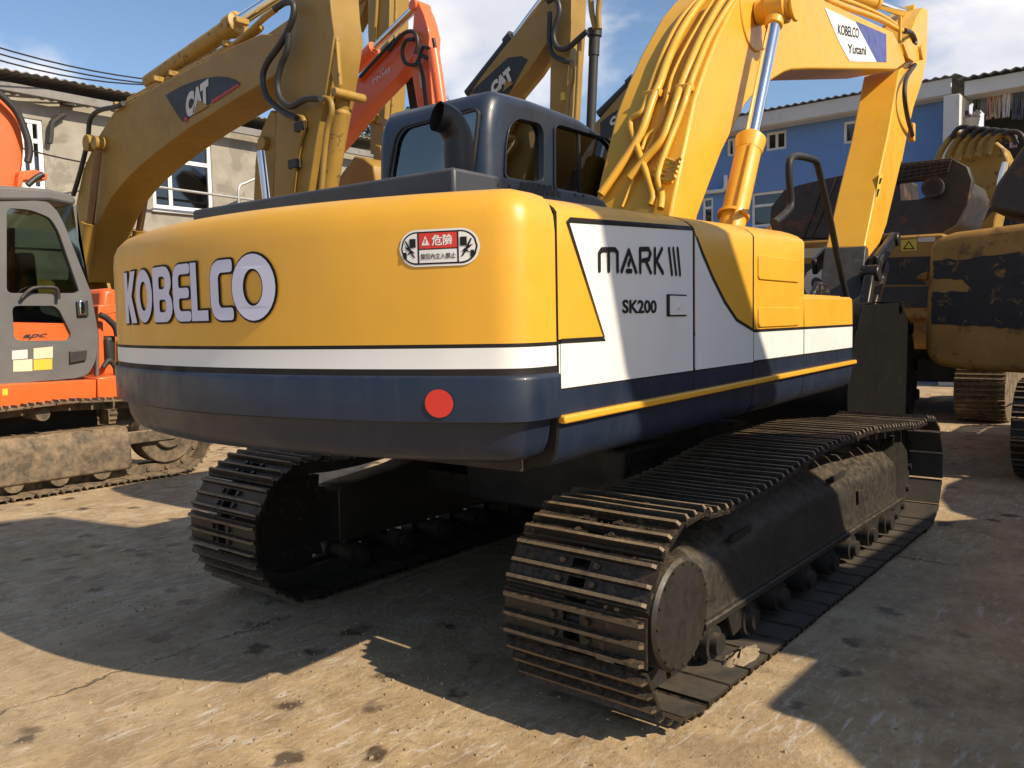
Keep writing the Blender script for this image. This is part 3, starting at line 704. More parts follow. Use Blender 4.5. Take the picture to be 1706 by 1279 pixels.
# ---- engine hood
m_ = MB()
hx = [(-2.352, 1.982), (-1.42, 1.992), (-1.335, 1.965), (-1.27, 1.885)]
prof = [(-2.352, 1.80), (-2.352, 1.984), (-1.44, 1.990), (-1.36, 1.978), (-1.315, 1.945), (-1.27, 1.87), (-1.27, 1.80)]
m_.prism(prof, lambda u, v, w_: (u, -.75+w_, v), 1.50)
hood = hb(m_, 'engine_hood', HOODM, bevel=.012)
for r_ in range(2):
    for k in range(8 if r_ else 7):
        p = (848+k*9.3+(4 if not r_ else 0), 316+k*.9-(0 if r_ else 8.6))
        q = onhouse(867+k*9.2+(0 if r_ else 4), 316.5+k*1.05-(0 if r_ else 8.5), 1, -.752)
        v_ = MB(); v_.prism(round_poly([(q.x-.014, q.z-.011), (q.x+.014, q.z-.011), (q.x+.014, q.z+.011), (q.x-.014, q.z+.011)], .009, 3), lambda u, v, w_: (u, -.7508+w_, v), .004); hb(v_, 'vent_hole', DARK, parent=hood)
for px, py in ((830, 308), (848, 311), (958, 324), (972, 326)):
    q = onhouse(px, py, 1, -.75); v_ = MB(); v_.cyl((q.x, -.748, q.z), (q.x, -.7535, q.z), .006, 8); hb(v_, 'bolt', DARK, parent=hood)
# exhaust stack with slanted mouth
pb_ = onhouse(765, 292, 0, -1.40); lf_ = w2h(-RT); tw_ = w2h(-FW)
pt_ = Vector((-1.40, pb_.y, onhouse(765, 232, 0, -1.40).z)); pm_ = Vector((-1.40, pb_.y, onhouse(765, 203, 0, -1.40).z))
pc = [pb_, pb_.lerp(pt_, .5), pt_, pt_.lerp(pm_, .55)+lf_*.016+tw_*.008, pm_+lf_*.045+tw_*.024, pm_+lf_*.095+tw_*.055+Vector((0, 0, .012))]
EXM = M('sooty exhaust pipe', (.030, .027, .025), .45, metal=.4, wear=.4, wearcol=(.09, .06, .045), wscale=12)
m_ = MB(); sp_ = smooth_path(pc, 5); m_.tube(sp_, .070, 24, caps=False); m_.tube([p for p in sp_][::-1], .064, 24, caps=False)
hb(m_, 'exhaust_pipe', EXM, smooth=60, fix=False)

# ---- cab
def boolean(obj, cutters):
    for c in cutters:
        md = obj.modifiers.new('b', 'BOOLEAN'); md.operation = 'DIFFERENCE'; md.solver = 'EXACT'; md.object = c
    bpy.context.view_layer.update()
    me = bpy.data.meshes.new_from_object(obj.evaluated_get(bpy.context.evaluated_depsgraph_get()))
    obj.modifiers.clear(); old = obj.data; obj.data = me; bpy.data.meshes.remove(old)
    for c in cutters: d = c.data; bpy.data.objects.remove(c); bpy.data.meshes.remove(d)
    me.polygons.foreach_set('use_smooth', [True]*len(me.polygons)); me.set_sharp_from_angle(angle=R(32))
CY0, CY1, CX0 = .43, 1.33, -.665
def CS(px, py): q = onhouse(px, py, 1, CY0); return (q.x, q.z)
def CR(px, py): q = onhouse(px, py, 0, CX0); return (q.y, q.z)
side = [(CX0, 1.30), (CX0-.005, 2.1), (CX0+.02, 2.66), (CX0+.09, 2.825), (-.2, 2.845), (.40, 2.835), (.80, 2.76), (.98, 2.60), (1.02, 2.3), (1.02, 1.30)]
m_ = MB(); sd_ = round_poly(side, .09, 5)
def shr(k): return [(.15+(p[0]-.15)*(1-k/.82), 2.0+(p[1]-2.0)*(1-k/.85) if p[1] > 2.0 else p[1]) for p in sd_]
def crow(y, k): return [(p[0], y, p[1]) for p in shr(k)]
rr_ = .08; cr0 = [(rr_*(1-math.sin(R(15*j))), rr_*(1-math.cos(R(15*j)))) for j in range(6, -1, -1)]   # (depth, inset)
rows = [crow(CY0+d0, i0) for d0, i0 in [(rr_*(1-math.cos(R(a))), rr_*(1-math.sin(R(a)))) for a in (0, 15, 30, 45, 60, 75, 90)]]
rows += [crow(CY1-d0, i0) for d0, i0 in [(rr_*(1-math.cos(R(a))), rr_*(1-math.sin(R(a)))) for a in (90, 75, 60, 45, 30, 15, 0)]]
m_.loft(rows, close=True, caps=True)
cab = hb(m_, 'cab', CABN)
def cut(name, fnlist):
    mm = MB(); fnlist(mm); o_ = mm.build(name, CABN, None, SL); return o_
cA = round_poly([CS(*p) for p in ((839, 295), (842, 235), (848, 208), (862, 197), (897, 206), (903, 220), (903, 305))], .05, 3)
cB = round_poly([CS(*p) for p in ((923, 315), (923, 212), (930, 208), (1010, 232), (1026, 252), (1000, 330))], .05, 3)
rW = round_poly([CR(*p) for p in ((648, 300), (660, 232), (672, 213), (788, 181), (797, 188), (784, 300))], .05, 3)
inner = [(CX0+.05, 1.36), (CX0+.05, 2.1), (CX0+.07, 2.62), (CX0+.15, 2.755), (-.2, 2.775), (.35, 2.765), (.74, 2.70), (.90, 2.57), (.92, 2.3), (.92, 1.36)]
lW = [(-.45, 2.6), (.55, 2.58), (.75, 2.4), (.8, 1.75), (-.45, 1.75)]
cuts = [cut('c1', lambda m: m.prism(inner, lambda u, v, w_: (u, CY0+.05+w_, v), CY1-CY0-.10)),
        cut('c2', lambda m: m.prism(cA, lambda u, v, w_: (u, CY0-.2+w_, v), .35)), cut('c3', lambda m: m.prism(cB, lambda u, v, w_: (u, CY0-.2+w_, v), .35)),
        cut('c4', lambda m: m.prism(rW, lambda u, v, w_: (CX0-.2+w_, u, v), .35)),
        cut('c5', lambda m: m.prism(round_poly(lW, .06), lambda u, v, w_: (u, CY1-.2+w_, v), .4)),
        cut('c6', lambda m: m.prism(round_poly([(CY0+.09, 1.7), (CY1-.09, 1.7), (CY1-.09, 2.62), (CY0+.09, 2.62)], .06), lambda u, v, w_: (.6+w_, u, v), .6))]
boolean(cab, cuts)
def grow(l, k):
    cx = sum(p[0] for p in l)/len(l); cy = sum(p[1] for p in l)/len(l); return [(cx+(p[0]-cx)*k, cy+(p[1]-cy)*k) for p in l]
for nm, l, fn in (('side_window', cA, lambda u, v, w_: (u, CY0+.02+w_, v)), ('side_window', cB, lambda u, v, w_: (u, CY0+.02+w_, v)), ('rear_window', rW, lambda u, v, w_: (CX0+.02+w_, u, v)), ('door_window', round_poly(lW, .06), lambda u, v, w_: (u, CY1-.03+w_, v))):
    m_ = MB(); m_.prism(l, fn, .006); wn_ = hb(m_, nm, GL, parent=cab)
    # raised rubber seal round the pane
    g1 = grow(l, 1.045); m_ = MB(); m_.prism(g1, lambda u, v, w_: fn(u, v, -.035+w_), .022, holes=[l]); hb(m_, 'seal', CABN if nm != 'rear_window' else HOSE, parent=wn_, bevel=.004)
m_ = MB(); m_.sheet([(CY0+.1, 1.7), (CY1-.1, 1.7), (CY1-.1, 2.61), (CY0+.1, 2.61)], lambda u, v: (.94-.12*max(0, (v-2.3)), u, v)); hb(m_, 'windscreen', GL, parent=cab, fix=False)
q1, q2 = CS(967, 222), CS(975, 325); m_ = MB(); m_.bar((q1[0], CY0+.018, q1[1]), (q1[0]+.02, CY0+.018, 1.9), .02, .02); hb(m_, 'window_rail', HOSE, parent=cab)
m_ = MB(); m_.prism(round_poly([(-.35, 1.5), (.25, 1.5), (.28, 1.72), (-.2, 1.75), (-.36, 2.42), (-.5, 2.40)], .06), lambda u, v, w_: (u, .64+w_, v), .46); hb(m_, 'seat', SEATM, bevel=.05, parent=cab)
m_ = MB(); m_.prism(round_poly([(-.40, 2.42), (-.30, 2.43), (-.32, 2.62), (-.42, 2.6)], .03), lambda u, v, w_: (u, .74+w_, v), .26); hb(m_, 'headrest', SEATM, bevel=.03, parent=cab)
m_ = MB(); q = CS(945, 178); m_.tube([(-.3, .75, 2.83), (-.3, .75, 2.875), (-.27, .75, 2.89)], .02, 8); hb(m_, 'antenna_stub', DARK, parent=cab)

# ---- boom
YB, BW = -.40, .55
def Bp(px, py, y=YB): q = onhouse(px, py, 1, y); return (q.x, q.z)
top_px = [(1118, 358), (1137, 265), (1158, 166), (1176, 112), (1196, 62), (1226, 0)]
up = [Bp(*p) for p in top_px]; lo = [Bp(*p) for p in ((1163, 359), (1183, 305), (1203, 252), (1241, 176), (1262, 150), (1290, 131), (1306, 121), (1319, 116.5), (1348, 115), (1420, 115.5), (1494, 116))]
cr_ = [(1.22, 3.74), (1.50, 3.93), (1.9, 4.07), (2.4, 4.13), Bp(1376, 1), Bp(1430, 26), Bp(1488, 53), Bp(1503, 82), Bp(1509, 104)]
boomo = [(-.02, 1.70), (.02, 2.0)]+up+cr_+lo[::-1]+[(.33, 1.98), (.25, 1.70)]
m_ = MB(); m_.prism(boomo, lambda u, v, w_: (u, YB+w_, v), BW)
boom = hb(m_, 'boom', YEL, bevel=.016)
# decal near the boom tip
BLUEP = [Bp(*p, YB) for p in ((1432, 38), (1476, 58), (1476, 103), (1459, 103))]
def bdec(pl, mat, name, out): m2 = MB(); m2.sheet(pl, lambda u, v: (u, YB-out, v)); return hb(m2, name, mat, parent=boom, fix=False)
dc = bdec(round_poly([Bp(*p) for p in ((1373, 12), (1425, 37), (1460, 103), (1415, 102), (1397, 70))], .02), WHT, 'decal', .004)
edge_ = bdec([Bp(*p) for p in ((1425, 35), (1476, 57), (1476.5, 103.5), (1459, 103))], BLUE2, 'decal', .0035)
def btxt(s, pxs, off):
    t = fit(text2d(s, off), 0, 1, 0, 1); qm = [Bp(*p) for p in pxs]; f = quadmap(*[(p[0], YB-.006, p[1]) for p in qm]); letters(t, f, 'lettering', BLK, dc, SL)
btxt('KOBELCO', ((1395, 57), (1430, 64), (1430, 47), (1395, 40)), .02); btxt('Yutani', ((1411, 88), (1442, 92), (1442, 76), (1411, 73)), .02)
# tip cheek plate
m_ = MB(); m_.prism([Bp(*p) for p in ((1500, 74), (1507, 66), (1512, 70), (1523, 78), (1528, 101), (1517, 104), (1508, 97))], lambda u, v, w_: (u, YB-.035+w_, v), .03); hb(m_, 'tip_plate', YEL, bevel=.006, parent=boom)
q = Bp(1528, 89); m_ = MB(); m_.cyl((q[0], YB-.07, q[1]), (q[0], YB+BW, q[1]), .085, 18); hb(m_, 'boom_tip_pin', YEL, bevel=.01, parent=boom)
# hydraulic lines up the back of the boom
TOPC = [Vector(p) for p in [(.02, 2.0)]+up+cr_]
def on_top(px, py, lift):                     # sight line onto the back of the boom
    v = w2h(ray(px, py)); best = None
    t = 3.0
    def sd(p):
        d, sg = 9, 1
        for a, b in zip(TOPC, TOPC[1:]):
            ab = b-a; k = max(0, min(1, (p-a).dot(ab)/ab.length_squared)); q = a+ab*k
            if (p-q).length < d: d = (p-q).length; sg = 1 if ab.x*(p-a).y-ab.y*(p-a).x > 0 else -1
        return d*sg-lift
    prev = None
    while t < 14:
        p = CH+v*t; s_ = sd(Vector((p.x, p.z)))
        if prev is not None and prev > 0 >= s_: return p
        prev = s_; t += .02
    return None
def tubep(pxs, ys_, r, name='hydraulic_pipe', mat=YEL, n=4, parent=None, top=False):
    ys_ = ys_ if isinstance(ys_, (list, tuple)) else [ys_]*len(pxs)
    pts = []
    for p, y in zip(pxs, ys_):
        q = on_top(p[0], p[1], r+.025) if top else None
        if top and (q is None or not -.45 < q.y < .3): q = onhouse(p[0], p[1], 1, pts[-1].y if pts else y)
        pts.append(q or onhouse(p[0], p[1], 1, y))
    m2 = MB(); m2.tube(smooth_path(pts, n), r, 10); return hb(m2, name, mat, smooth=50, parent=parent or boom)
def Z6(l): return [(980+x*.297, y*.297) for x, y in l]
tubep(Z6([(405, 1170), (412, 1090), (390, 985), (440, 830), (500, 680), (540, 570), (565, 490), (615, 360), (690, 190), (810, 0), (900, -110)]), -.33, .021, top=True)
tubep(Z6([(230, 1000), (330, 880), (410, 790), (450, 690), (495, 560), (525, 470), (585, 320), (660, 160), (750, 5), (850, -120)]), -.24, .026, top=True)
tubep(Z6([(70, 1090), (180, 930), (290, 760), (360, 560), (400, 470), (450, 330), (530, 160), (640, 0), (760, -120)]), -.06, .027, top=True)
tubep(Z6([(350, 1150), (360, 1080), (290, 870), (235, 690), (300, 630), (330, 560), (370, 440), (440, 260), (520, 110), (610, 0), (720, -110)]), -.0, .021, top=True)
tubep(Z6([(300, 840), (330, 760), (400, 700), (440, 560), (470, 430), (560, 240), (700, 0)]), -.14, .012, top=True)
tubep(Z6([(190, 1160), (260, 990), (330, 840), (410, 650), (440, 500)]), -.16, .009, top=True)
for cx_, cy_, w_, y_ in ((540, 495, 50, -.285), (362, 528, 48, -.03)):
    a = on_top(980+(cx_-w_)*.297, (cy_+8)*.297, .04); b = on_top(980+(cx_+w_)*.297, (cy_-8)*.297, .04)
    m_ = MB(); m_.bar(a, b, .05, .05); hb(m_, 'pipe_clamp', YEL, bevel=.008, parent=boom)
m_ = MB(); a = on_top(980+445*.297, 1030*.297, .05); b = on_top(980+490*.297, 895*.297, .05); m_.bar(a, b, .06, .03); cl = hb(m_, 'manifold', YEL, bevel=.006, parent=boom)
for k in range(5):
    p = on_top(980+(455+k*9)*.297, (1015-k*26)*.297, .06); m_ = MB(); m_.cyl(p, p+Vector((-.02, -.05, .02)), .012, 8); hb(m_, 'fitting', YEL, parent=cl)
    p2 = on_top(980+(360+k*12)*.297, (985-k*26)*.297, .03); m_ = MB(); m_.tube([p, p2], .012, 8); hb(m_, 'fitting_pipe', YEL, parent=cl)
# boom cylinder (right one), chrome rod
YC = -.56
def Cp(px, py): return onhouse(px, py, 1, YC)
base = Cp(1221, 362); head = Cp(1251, 232); pin = Cp(1295, 14); ax_ = (pin-base).normalized()
m_ = MB(); m_.tube([base-ax_*.5, head], .082, 24); m_.tube([head-ax_*.10, head-ax_*.02, head, head+ax_*.03], [.086, .098, .098, .07], 24)
cyl = hb(m_, 'boom_cylinder', YEL, smooth=40)
m_ = MB(); m_.tube([head, pin-ax_*.10], .047, 24); hb(m_, 'cylinder_rod', CHR, smooth=40, parent=cyl)
m_ = MB(); m_.tube([base-ax_*.2+Vector((-.09, -.05, 0)), head-ax_*.06+Vector((-.09, -.05, 0))], .014, 8); hb(m_, 'oil_line', YEL, smooth=40, parent=cyl)
m_ = MB(); m_.cyl(base+Vector((0, 0, 0))-ax_*.0, base+ax_*.02, .10, 24); hb(m_, 'base_collar', YEL, smooth=40, parent=cyl)
m_ = MB(); m_.cyl((pin.x, YC-.07, pin.z), (pin.x, YC+.06, pin.z), .11, 24); m_.tube([pin-ax_*.16, pin], [.06, .075], 16); m_.cyl((pin.x, YB-.02, pin.z), (pin.x, YC-.10, pin.z), .085, 20); m_.cyl((pin.x+.02, YC-.10, pin.z), (pin.x+.02, YC-.125, pin.z), .105, 20); hb(m_, 'rod_eye', YEL, smooth=40, bevel=.008, parent=cyl)
m_ = MB(); m_.cyl((pin.x-.02, YB+.05, pin.z), (pin.x-.02, YB-.012, pin.z), .26, 36); hb(m_, 'pin_boss', YEL, bevel=.01, parent=boom)
c2 = Vector((0, .86, 0))
m_ = MB(); m_.tube([base-ax_*.5+c2, head+c2], .082, 20); cyl2 = hb(m_, 'boom_cylinder', YEL, smooth=40)
m_ = MB(); m_.tube([head+c2, pin-ax_*.02+c2], .047, 16); hb(m_, 'cylinder_rod', CHR, smooth=40, parent=cyl2)
# arm cylinder along the top of the boom
ya_ = -.13
a = onhouse(1300, -14, 1, ya_); b = onhouse(1455, 3, 1, ya_); c = onhouse(1512, 23, 1, ya_); t_ = (c-b).normalized(); a = b-t_*2.0
m_ = MB(); m_.tube([a, b], .095, 22); m_.tube([b-t_*.14, b-t_*.02, b], [.11, .11, .08], 22); ac = hb(m_, 'arm_cylinder', YEL, smooth=40)
m_ = MB(); m_.tube([b, c], .055, 20); hb(m_, 'cylinder_rod', CHR, smooth=40, parent=ac)
m_ = MB(); m_.cyl((c.x, ya_-.09, c.z), (c.x, ya_+.09, c.z), .10, 18); hb(m_, 'rod_eye', YEL, smooth=40, parent=ac)
tubep([(1376, -2), (1410, 12), (1440, 22), (1470, 34), (1495, 48), (1508, 52)], -.33, .030)
tubep([(1395, -4), (1430, 8), (1470, 26), (1497, 44)], -.25, .022)
tubep([(1507, 51), (1518, 55), (1524, 66), (1524, 74)], -.36, .03, 'hose', HOSE)
m_ = MB(); q = onhouse(1499, 50, 1, -.36); m_.bar((q.x, -.36, q.z-.12), (q.x, -.36, q.z+.16), .05, .03); hb(m_, 'pipe_bracket', YEL, parent=boom)
# ---- arm
YA, AW = -.34, .40
def Ap(px, py, y=YA): q = onhouse(px, py, 1, y); return (q.x, q.z)
armp = [Ap(*p) for p in ((1499, 118), (1508, 104), (1512, 70), (1528, 28), (1538, 12), (1546, 16), (1545, 60), (1544, 100), (1536, 138), (1522, 180), (1505, 255), (1477, 375), (1457, 430), (1443, 436), (1441, 409), (1460, 316), (1480, 225))]
m_ = MB(); m_.prism(armp, lambda u, v, w_: (u, YA+w_, v), AW); arm = hb(m_, 'arm', YEL, bevel=.014)
lowp = [Ap(*p) for p in ((1442, 408), (1448, 432), (1447, 470), (1436, 498), (1428, 492))]
lx = [(Ap(1441, 409)[0]-.002, Ap(1441, 409)[1]), (Ap(1441, 409)[0]+.10, Ap(1441, 409)[1]-.02), (Ap(1441, 409)[0]+.22, 1.70), (Ap(1441, 409)[0]+.02, 1.36), (Ap(1441, 409)[0]-.28, 1.36), (Ap(1441, 409)[0]-.20, 1.62)]
GREYA = M('dark grey arm end', (.045, .043, .040), .6, dust=.4, wear=.3, wearcol=(.2, .19, .18), wscale=20)
m_ = MB(); m_.prism(lx, lambda u, v, w_: (u, YA-.01+w_, v), AW+.02); hb(m_, 'arm_end', GREYA, bevel=.01)
m_ = MB(); q = onhouse(1497, 123, 1, YA-.02); 
tubep([(1524, 108), (1510, 130), (1507, 160), (1512, 195), (1520, 225)], [-.37, -.41, -.43, -.42, -.38], .026, 'hose', HOSE, parent=arm)
m_ = MB(); a = onhouse(1519, 222, 1, YA-.02); m_.bar(a+Vector((0, 0, .12)), a+Vector((0, 0, -.10)), .09, .07); hb(m_, 'hose_bracket', YEL, bevel=.012, parent=arm)
def adec(pxs, mat, name, out=.004, par=None): m2 = MB(); m2.sheet([Ap(*p) for p in pxs], lambda u, v: (u, YA-out, v)); return hb(m2, name, mat, parent=par or arm, fix=False)
st_ = adec(((1464, 290), (1471, 288), (1464, 330), (1457, 334)), STKY, 'warning_sticker'); adec(((1465, 297), (1469, 296), (1466, 306), (1463, 307)), BLK, 'pictogram', .006, st_); adec(((1461, 315), (1465, 314), (1461, 328), (1459, 328)), BLK, 'pictogram', .006, st_)
# bucket cylinder on the arm's front face
x1_, z1_ = Ap(1540, 60); a = Vector((x1_+.25, -.14, z1_-.4)); x2_, z2_ = Ap(1490, 400); b = Vector((x2_+.1, -.14, z2_))
m_ = MB(); m_.tube([a, a.lerp(b, .55)], .09, 18); bc = hb(m_, 'bucket_cylinder', YEL, smooth=40); m_ = MB(); m_.tube([a.lerp(b, .55), b], .05, 14); hb(m_, 'cylinder_rod', CHR, smooth=40, parent=bc)
# linkage
SHINY = M('greasy black link', (.03, .029, .028), .35, metal=.5, wear=.5, wearcol=(.30, .29, .27), wscale=16)
yl = -.45
def Lp(px, py, y=yl): return onhouse(px, py, 1, y)
m_ = MB(); m_.bar(Lp(1489, 398)+Vector((0, .62, 0)), Lp(1458, 440)+Vector((0, .62, 0)), .06, .17); hb(m_, 'idler_link', SHINY, bevel=.02)
m_ = MB(); m_.bar(Lp(1489, 398), Lp(1458, 440), .06, .17); lk = hb(m_, 'idler_link', SHINY, bevel=.02)
m_ = MB(); m_.cyl(Lp(1489, 399)+Vector((0, -.06, 0)), Lp(1489, 399)+Vector((0, .35, 0)), .075, 18); hb(m_, 'link_pin', SHINY, bevel=.015, parent=lk)
m_ = MB(); m_.cyl(Lp(1452, 455)+Vector((0, -.08, 0)), Lp(1452, 455)+Vector((0, .10, 0)), .085, 18); hb(m_, 'link_pin', SHINY, bevel=.015, parent=lk)
m_ = MB(); m_.bar(Lp(1449, 462), Lp(1439, 520), .10, .12); m_.bar(Lp(1475, 440), Lp(1452, 520), .08, .12); hb(m_, 'connecting_link', SHINY, bevel=.02, parent=lk)
# ---- bucket
BKM = M('black bucket', (.008, .008, .0075), .7, wear=.4, wearcol=(.02, .017, .014), wscale=10, bump=.1, spec=.08)
yb0, yb1 = -.78, .42
def Kp(px, py): q = onhouse(px, py, 1, yb0); return (q.x, q.z)
bk = [Kp(*p) for p in ((1440, 508), (1502, 504), (1518, 540), (1527, 600), (1528, 650), (1521, 690))]
x0_, z0_ = bk[0]; xl, zl = bk[-1]
back = [(x0_-.02, z0_), (x0_-.30, 1.25), (x0_-.50, .85), (x0_-.42, .42), (x0_-.05, .16), (xl*.5+x0_*.5, .06)]
outl = bk+[(xl-.05, .06)]+back[::-1]
m_ = MB()
m_.prism(outl, lambda u, v, w_: (u, yb0+w_, v), .035); m_.prism(outl, lambda u, v, w_: (u, yb1-.035+w_, v), .035)
shell = [(bk[1][0], bk[1][1])]+back[:1]+back[1:]+[(xl-.05, .06)]
sp_ = [Vector((p[0], 0, p[1])) for p in shell]; sp_ = smooth_path(sp_, 3)
m_.loft([[(p.x, yb0, p.z), (p.x, yb1, p.z)] for p in sp_]); m_.loft([[(p.x*.985+.09, yb0, p.z*.97+.03), (p.x*.985+.09, yb1, p.z*.97+.03)] for p in sp_])
bucket = hb(m_, 'bucket', BKM, bevel=.008, fix=True)
m_ = MB()
for yy in (-.38, .06): m_.prism([(x0_-.05, z0_-.02), (x0_+.55, z0_-.05), (x0_+.42, z0_+.2), (x0_+.12, z0_+.22), (x0_-.06, z0_+.1)], lambda u, v, w_: (u, yy+w_, v), .05)
hb(m_, 'bucket_lugs', SHINY, bevel=.015, parent=bucket)
for k in range(5):
    y_ = yb0+.10+k*.25; m_ = MB(); m_.loft([[(xl-.02, y_-.05, .04), (xl-.02, y_+.05, .04), (xl-.02, y_+.05, .12), (xl-.02, y_-.05, .12)], [(xl+.20, y_-.03, .05), (xl+.20, y_+.03, .05), (xl+.20, y_+.03, .07), (xl+.20, y_-.03, .07)]], close=True, caps=True); hb(m_, 'bucket_tooth', BKM, parent=bucket)
m_ = MB()
for k in range(4):
    p = Vector((bk[1+k][0], yb0-.015, bk[1+k][1])); m_.cyl(p+Vector((-.05, -.01, -.04)), p+Vector((-.05, .03, -.04)), .06, 10)
hb(m_, 'side_cutter', BKM, parent=bucket)
# ---- grab rail on the step
yr = -1.02
rp_ = [onhouse(px, py, 1, yr) for px, py in ((1412, 502), (1398, 440), (1382, 360), (1366, 290), (1360, 270), (1350, 264), (1330, 260), (1320, 262), (1315, 272), (1315, 300), (1318, 338), (1312, 352), (1290, 371))]
m_ = MB(); m_.tube(smooth_path(rp_, 4), .021, 10); hb(m_, 'grab_rail', M('rail paint', (.016, .017, .020), .55, dust=.2, spec=.3), smooth=50)

# ------------------------------------------------------------------ OTHER MACHINES
def slab(pxs, axis, val, t, bev=.012, mat=CATY, name='boom', parent=None):
    pts = [onplane(p[0], p[1], axis, val) for p in pxs]
    if axis == 0: l = [(p.y, p.z) for p in pts]; fn = lambda u, v, w_: (val+w_, u, v)
    else: l = [(p.x, p.z) for p in pts]; fn = lambda u, v, w_: (u, val+w_, v)
    m2 = MB(); m2.prism(l, fn, t); return m2.build(name, mat, parent, bevel=bev)
def pxtube(pxs, axis, val, r, mat, name, parent, n=4, seg=10):
    vals = val if isinstance(val, (list, tuple)) else [val]*len(pxs)
    pts = [onplane(p[0], p[1], axis, v) for p, v in zip(pxs, vals)]
    m2 = MB(); m2.tube(smooth_path(pts, n) if len(pts) > 2 else pts, r, seg); return m2.build(name, mat, parent, smooth=45)
def pxsheet(pxs, axis, val, mat, name, parent):
    m2 = MB(); m2.add([onplane(p[0], p[1], axis, val) for p in pxs], [list(range(len(pxs)))]); return m2.build(name, mat, parent, fix=False)
def pxquad(pxs, axis, val): return quadmap(*[onplane(p[0], p[1], axis, val) for p in pxs])

PLAINSHOE = {}
def plain_body(root, loc, rz, paint, blackm, track_mat, cabm, cw_r=2.75, cab=True, hood=True, sc=1.0):
    # whole machine below the boom: two tracks, deck, counterweight, hood, cab; local frame faces +x
    Mx = Matrix.Translation(loc) @ Matrix.Rotation(rz, 4, 'Z') @ Matrix.Scale(sc, 4)
    def put(mb, name, mat, parent=root, bevel=.02, smooth=None):
        mb.v = [tuple(Mx @ Vector(v)) for v in mb.v]; return mb.build(name, mat, parent, bevel=bevel, smooth=smooth)
    for yc in (-1.15, 1.15):
        p = track_path(-1.7, 1.7, .43, .41, [(1.2, .83), (.5, .84), (0, .83), (-.6, .84), (-1.2, .83)])
        m2 = MB(); m2.prism([(x*.93, .43+(z-.43)*.62) for x, z in p], lambda u, v, w_: (u, yc-.2+w_, v), .4); tr = put(m2, 'track_frame', track_mat)
        n = 46; pts, pitch = resample(p, n)
        key = (track_mat.name, rz)
        if key not in PLAINSHOE:
            m3 = MB(); m3.box(-pitch*.48, pitch*.48, -.3, .3, -.02, 0)
            for gx in (-.33, 0, .33): m3.box(gx*pitch-.01, gx*pitch+.01, -.298, .298, 0, .024)
            PLAINSHOE[key] = m3.mesh('track_shoe', track_mat)
        for i in range(n):
            a = pts[i-1]; b = pts[(i+1) % n]; t = Vector((b[0]-a[0], b[1]-a[1])).normalized(); xa = Vector((t.x, 0, t.y)); za = Vector((t.y, 0, -t.x)); ya = za.cross(xa)
            o_ = bpy.data.objects.new('track_shoe', PLAINSHOE[key]); COL.objects.link(o_); o_.parent = tr; o_.matrix_parent_inverse = pinv(tr)
            o_.matrix_basis = Mx @ Matrix(((xa.x, ya.x, za.x, pts[i][0]), (xa.y, ya.y, za.y, yc), (xa.z, ya.z, za.z, pts[i][1]), (0, 0, 0, 1)))
    m2 = MB(); m2.cyl((0, 0, .5), (0, 0, 1.0), .6, 28); m2.box(-.8, .8, -.9, .9, .45, .8); put(m2, 'slew_ring', DARK)
    m2 = MB(); m2.box(-2.0, 1.5, -1.3, 1.3, 1.0, 1.25); put(m2, 'deck', blackm)
    pl = [(-1.7, -1.32), (-2.2, -1.3), (-2.5, -1.05), (-cw_r+.08, -.6), (-cw_r, 0), (-cw_r+.08, .6), (-2.5, 1.05), (-2.2, 1.3), (-1.7, 1.32)]
    m2 = MB(); m2.loft([[(x*.96, y*.97, z) for x, y in pl] for z in (1.0,)]+[[(x, y, z) for x, y in pl] for z in (1.1, 1.9)]+[[(x*.97, y*.96, 2.02) for x, y in pl]], close=True, caps=True); put(m2, 'counterweight', paint, bevel=.04)
    m2 = MB(); m2.box(-1.75, .1, -1.3, 1.3, 1.25, 1.95); m2.box(.12, 1.3, -1.3, -.5, 1.25, 1.85); put(m2, 'engine_housing', paint, bevel=.05)
    if hood:
        m2 = MB(); m2.prism([(-2.2, 1.95), (-2.1, 2.25), (-.4, 2.28), (-.2, 1.95)], lambda u, v, w_: (u, -1.05+w_, v), 2.0); put(m2, 'engine_hood', blackm, bevel=.06)
    if cab:
        m2 = MB(); c0, c1 = .35, 1.32
        prof = [(0, 1.25), (0, 2.85), (.1, 2.95), (1.2, 2.95), (1.45, 2.75), (1.6, 1.9), (1.6, 1.25)]
        m2.prism(prof, lambda u, v, w_: (u, c0+w_, v), .05, holes=[[(.15, 1.95), (.15, 2.75), (1.15, 2.75), (1.38, 1.95)]]); m2.prism(prof, lambda u, v, w_: (u, c1-.05+w_, v), .05, holes=[[(.15, 1.6), (.15, 2.75), (1.15, 2.75), (1.4, 1.6)]])
        m2.box(.05, 1.25, c0+.05, c1-.05, 2.88, 2.95); m2.box(0, .06, c0+.05, c1-.05, 1.25, 1.9); m2.box(0, .06, c0+.05, c1-.05, 2.7, 2.88)
        cb = put(m2, 'cab', cabm, bevel=.02)
        m2 = MB(); m2.box(.15, 1.4, c0+.02, c0+.03, 1.9, 2.76); put(m2, 'side_window', GLG, cb, 0); m2 = MB(); m2.box(.15, 1.4, c1-.03, c1-.02, 1.58, 2.76); put(m2, 'side_window', GLG, cb, 0)
        m2 = MB(); m2.box(.02, .03, c0+.05, c1-.05, 1.88, 2.72); put(m2, 'rear_window', GLG, cb, 0)
        m2 = MB(); m2.box(.5, .95, .65, 1.05, 1.5, 1.7); m2.box(.42, .55, .65, 1.05, 1.6, 2.4); put(m2, 'seat', SEATM, cb, .04)

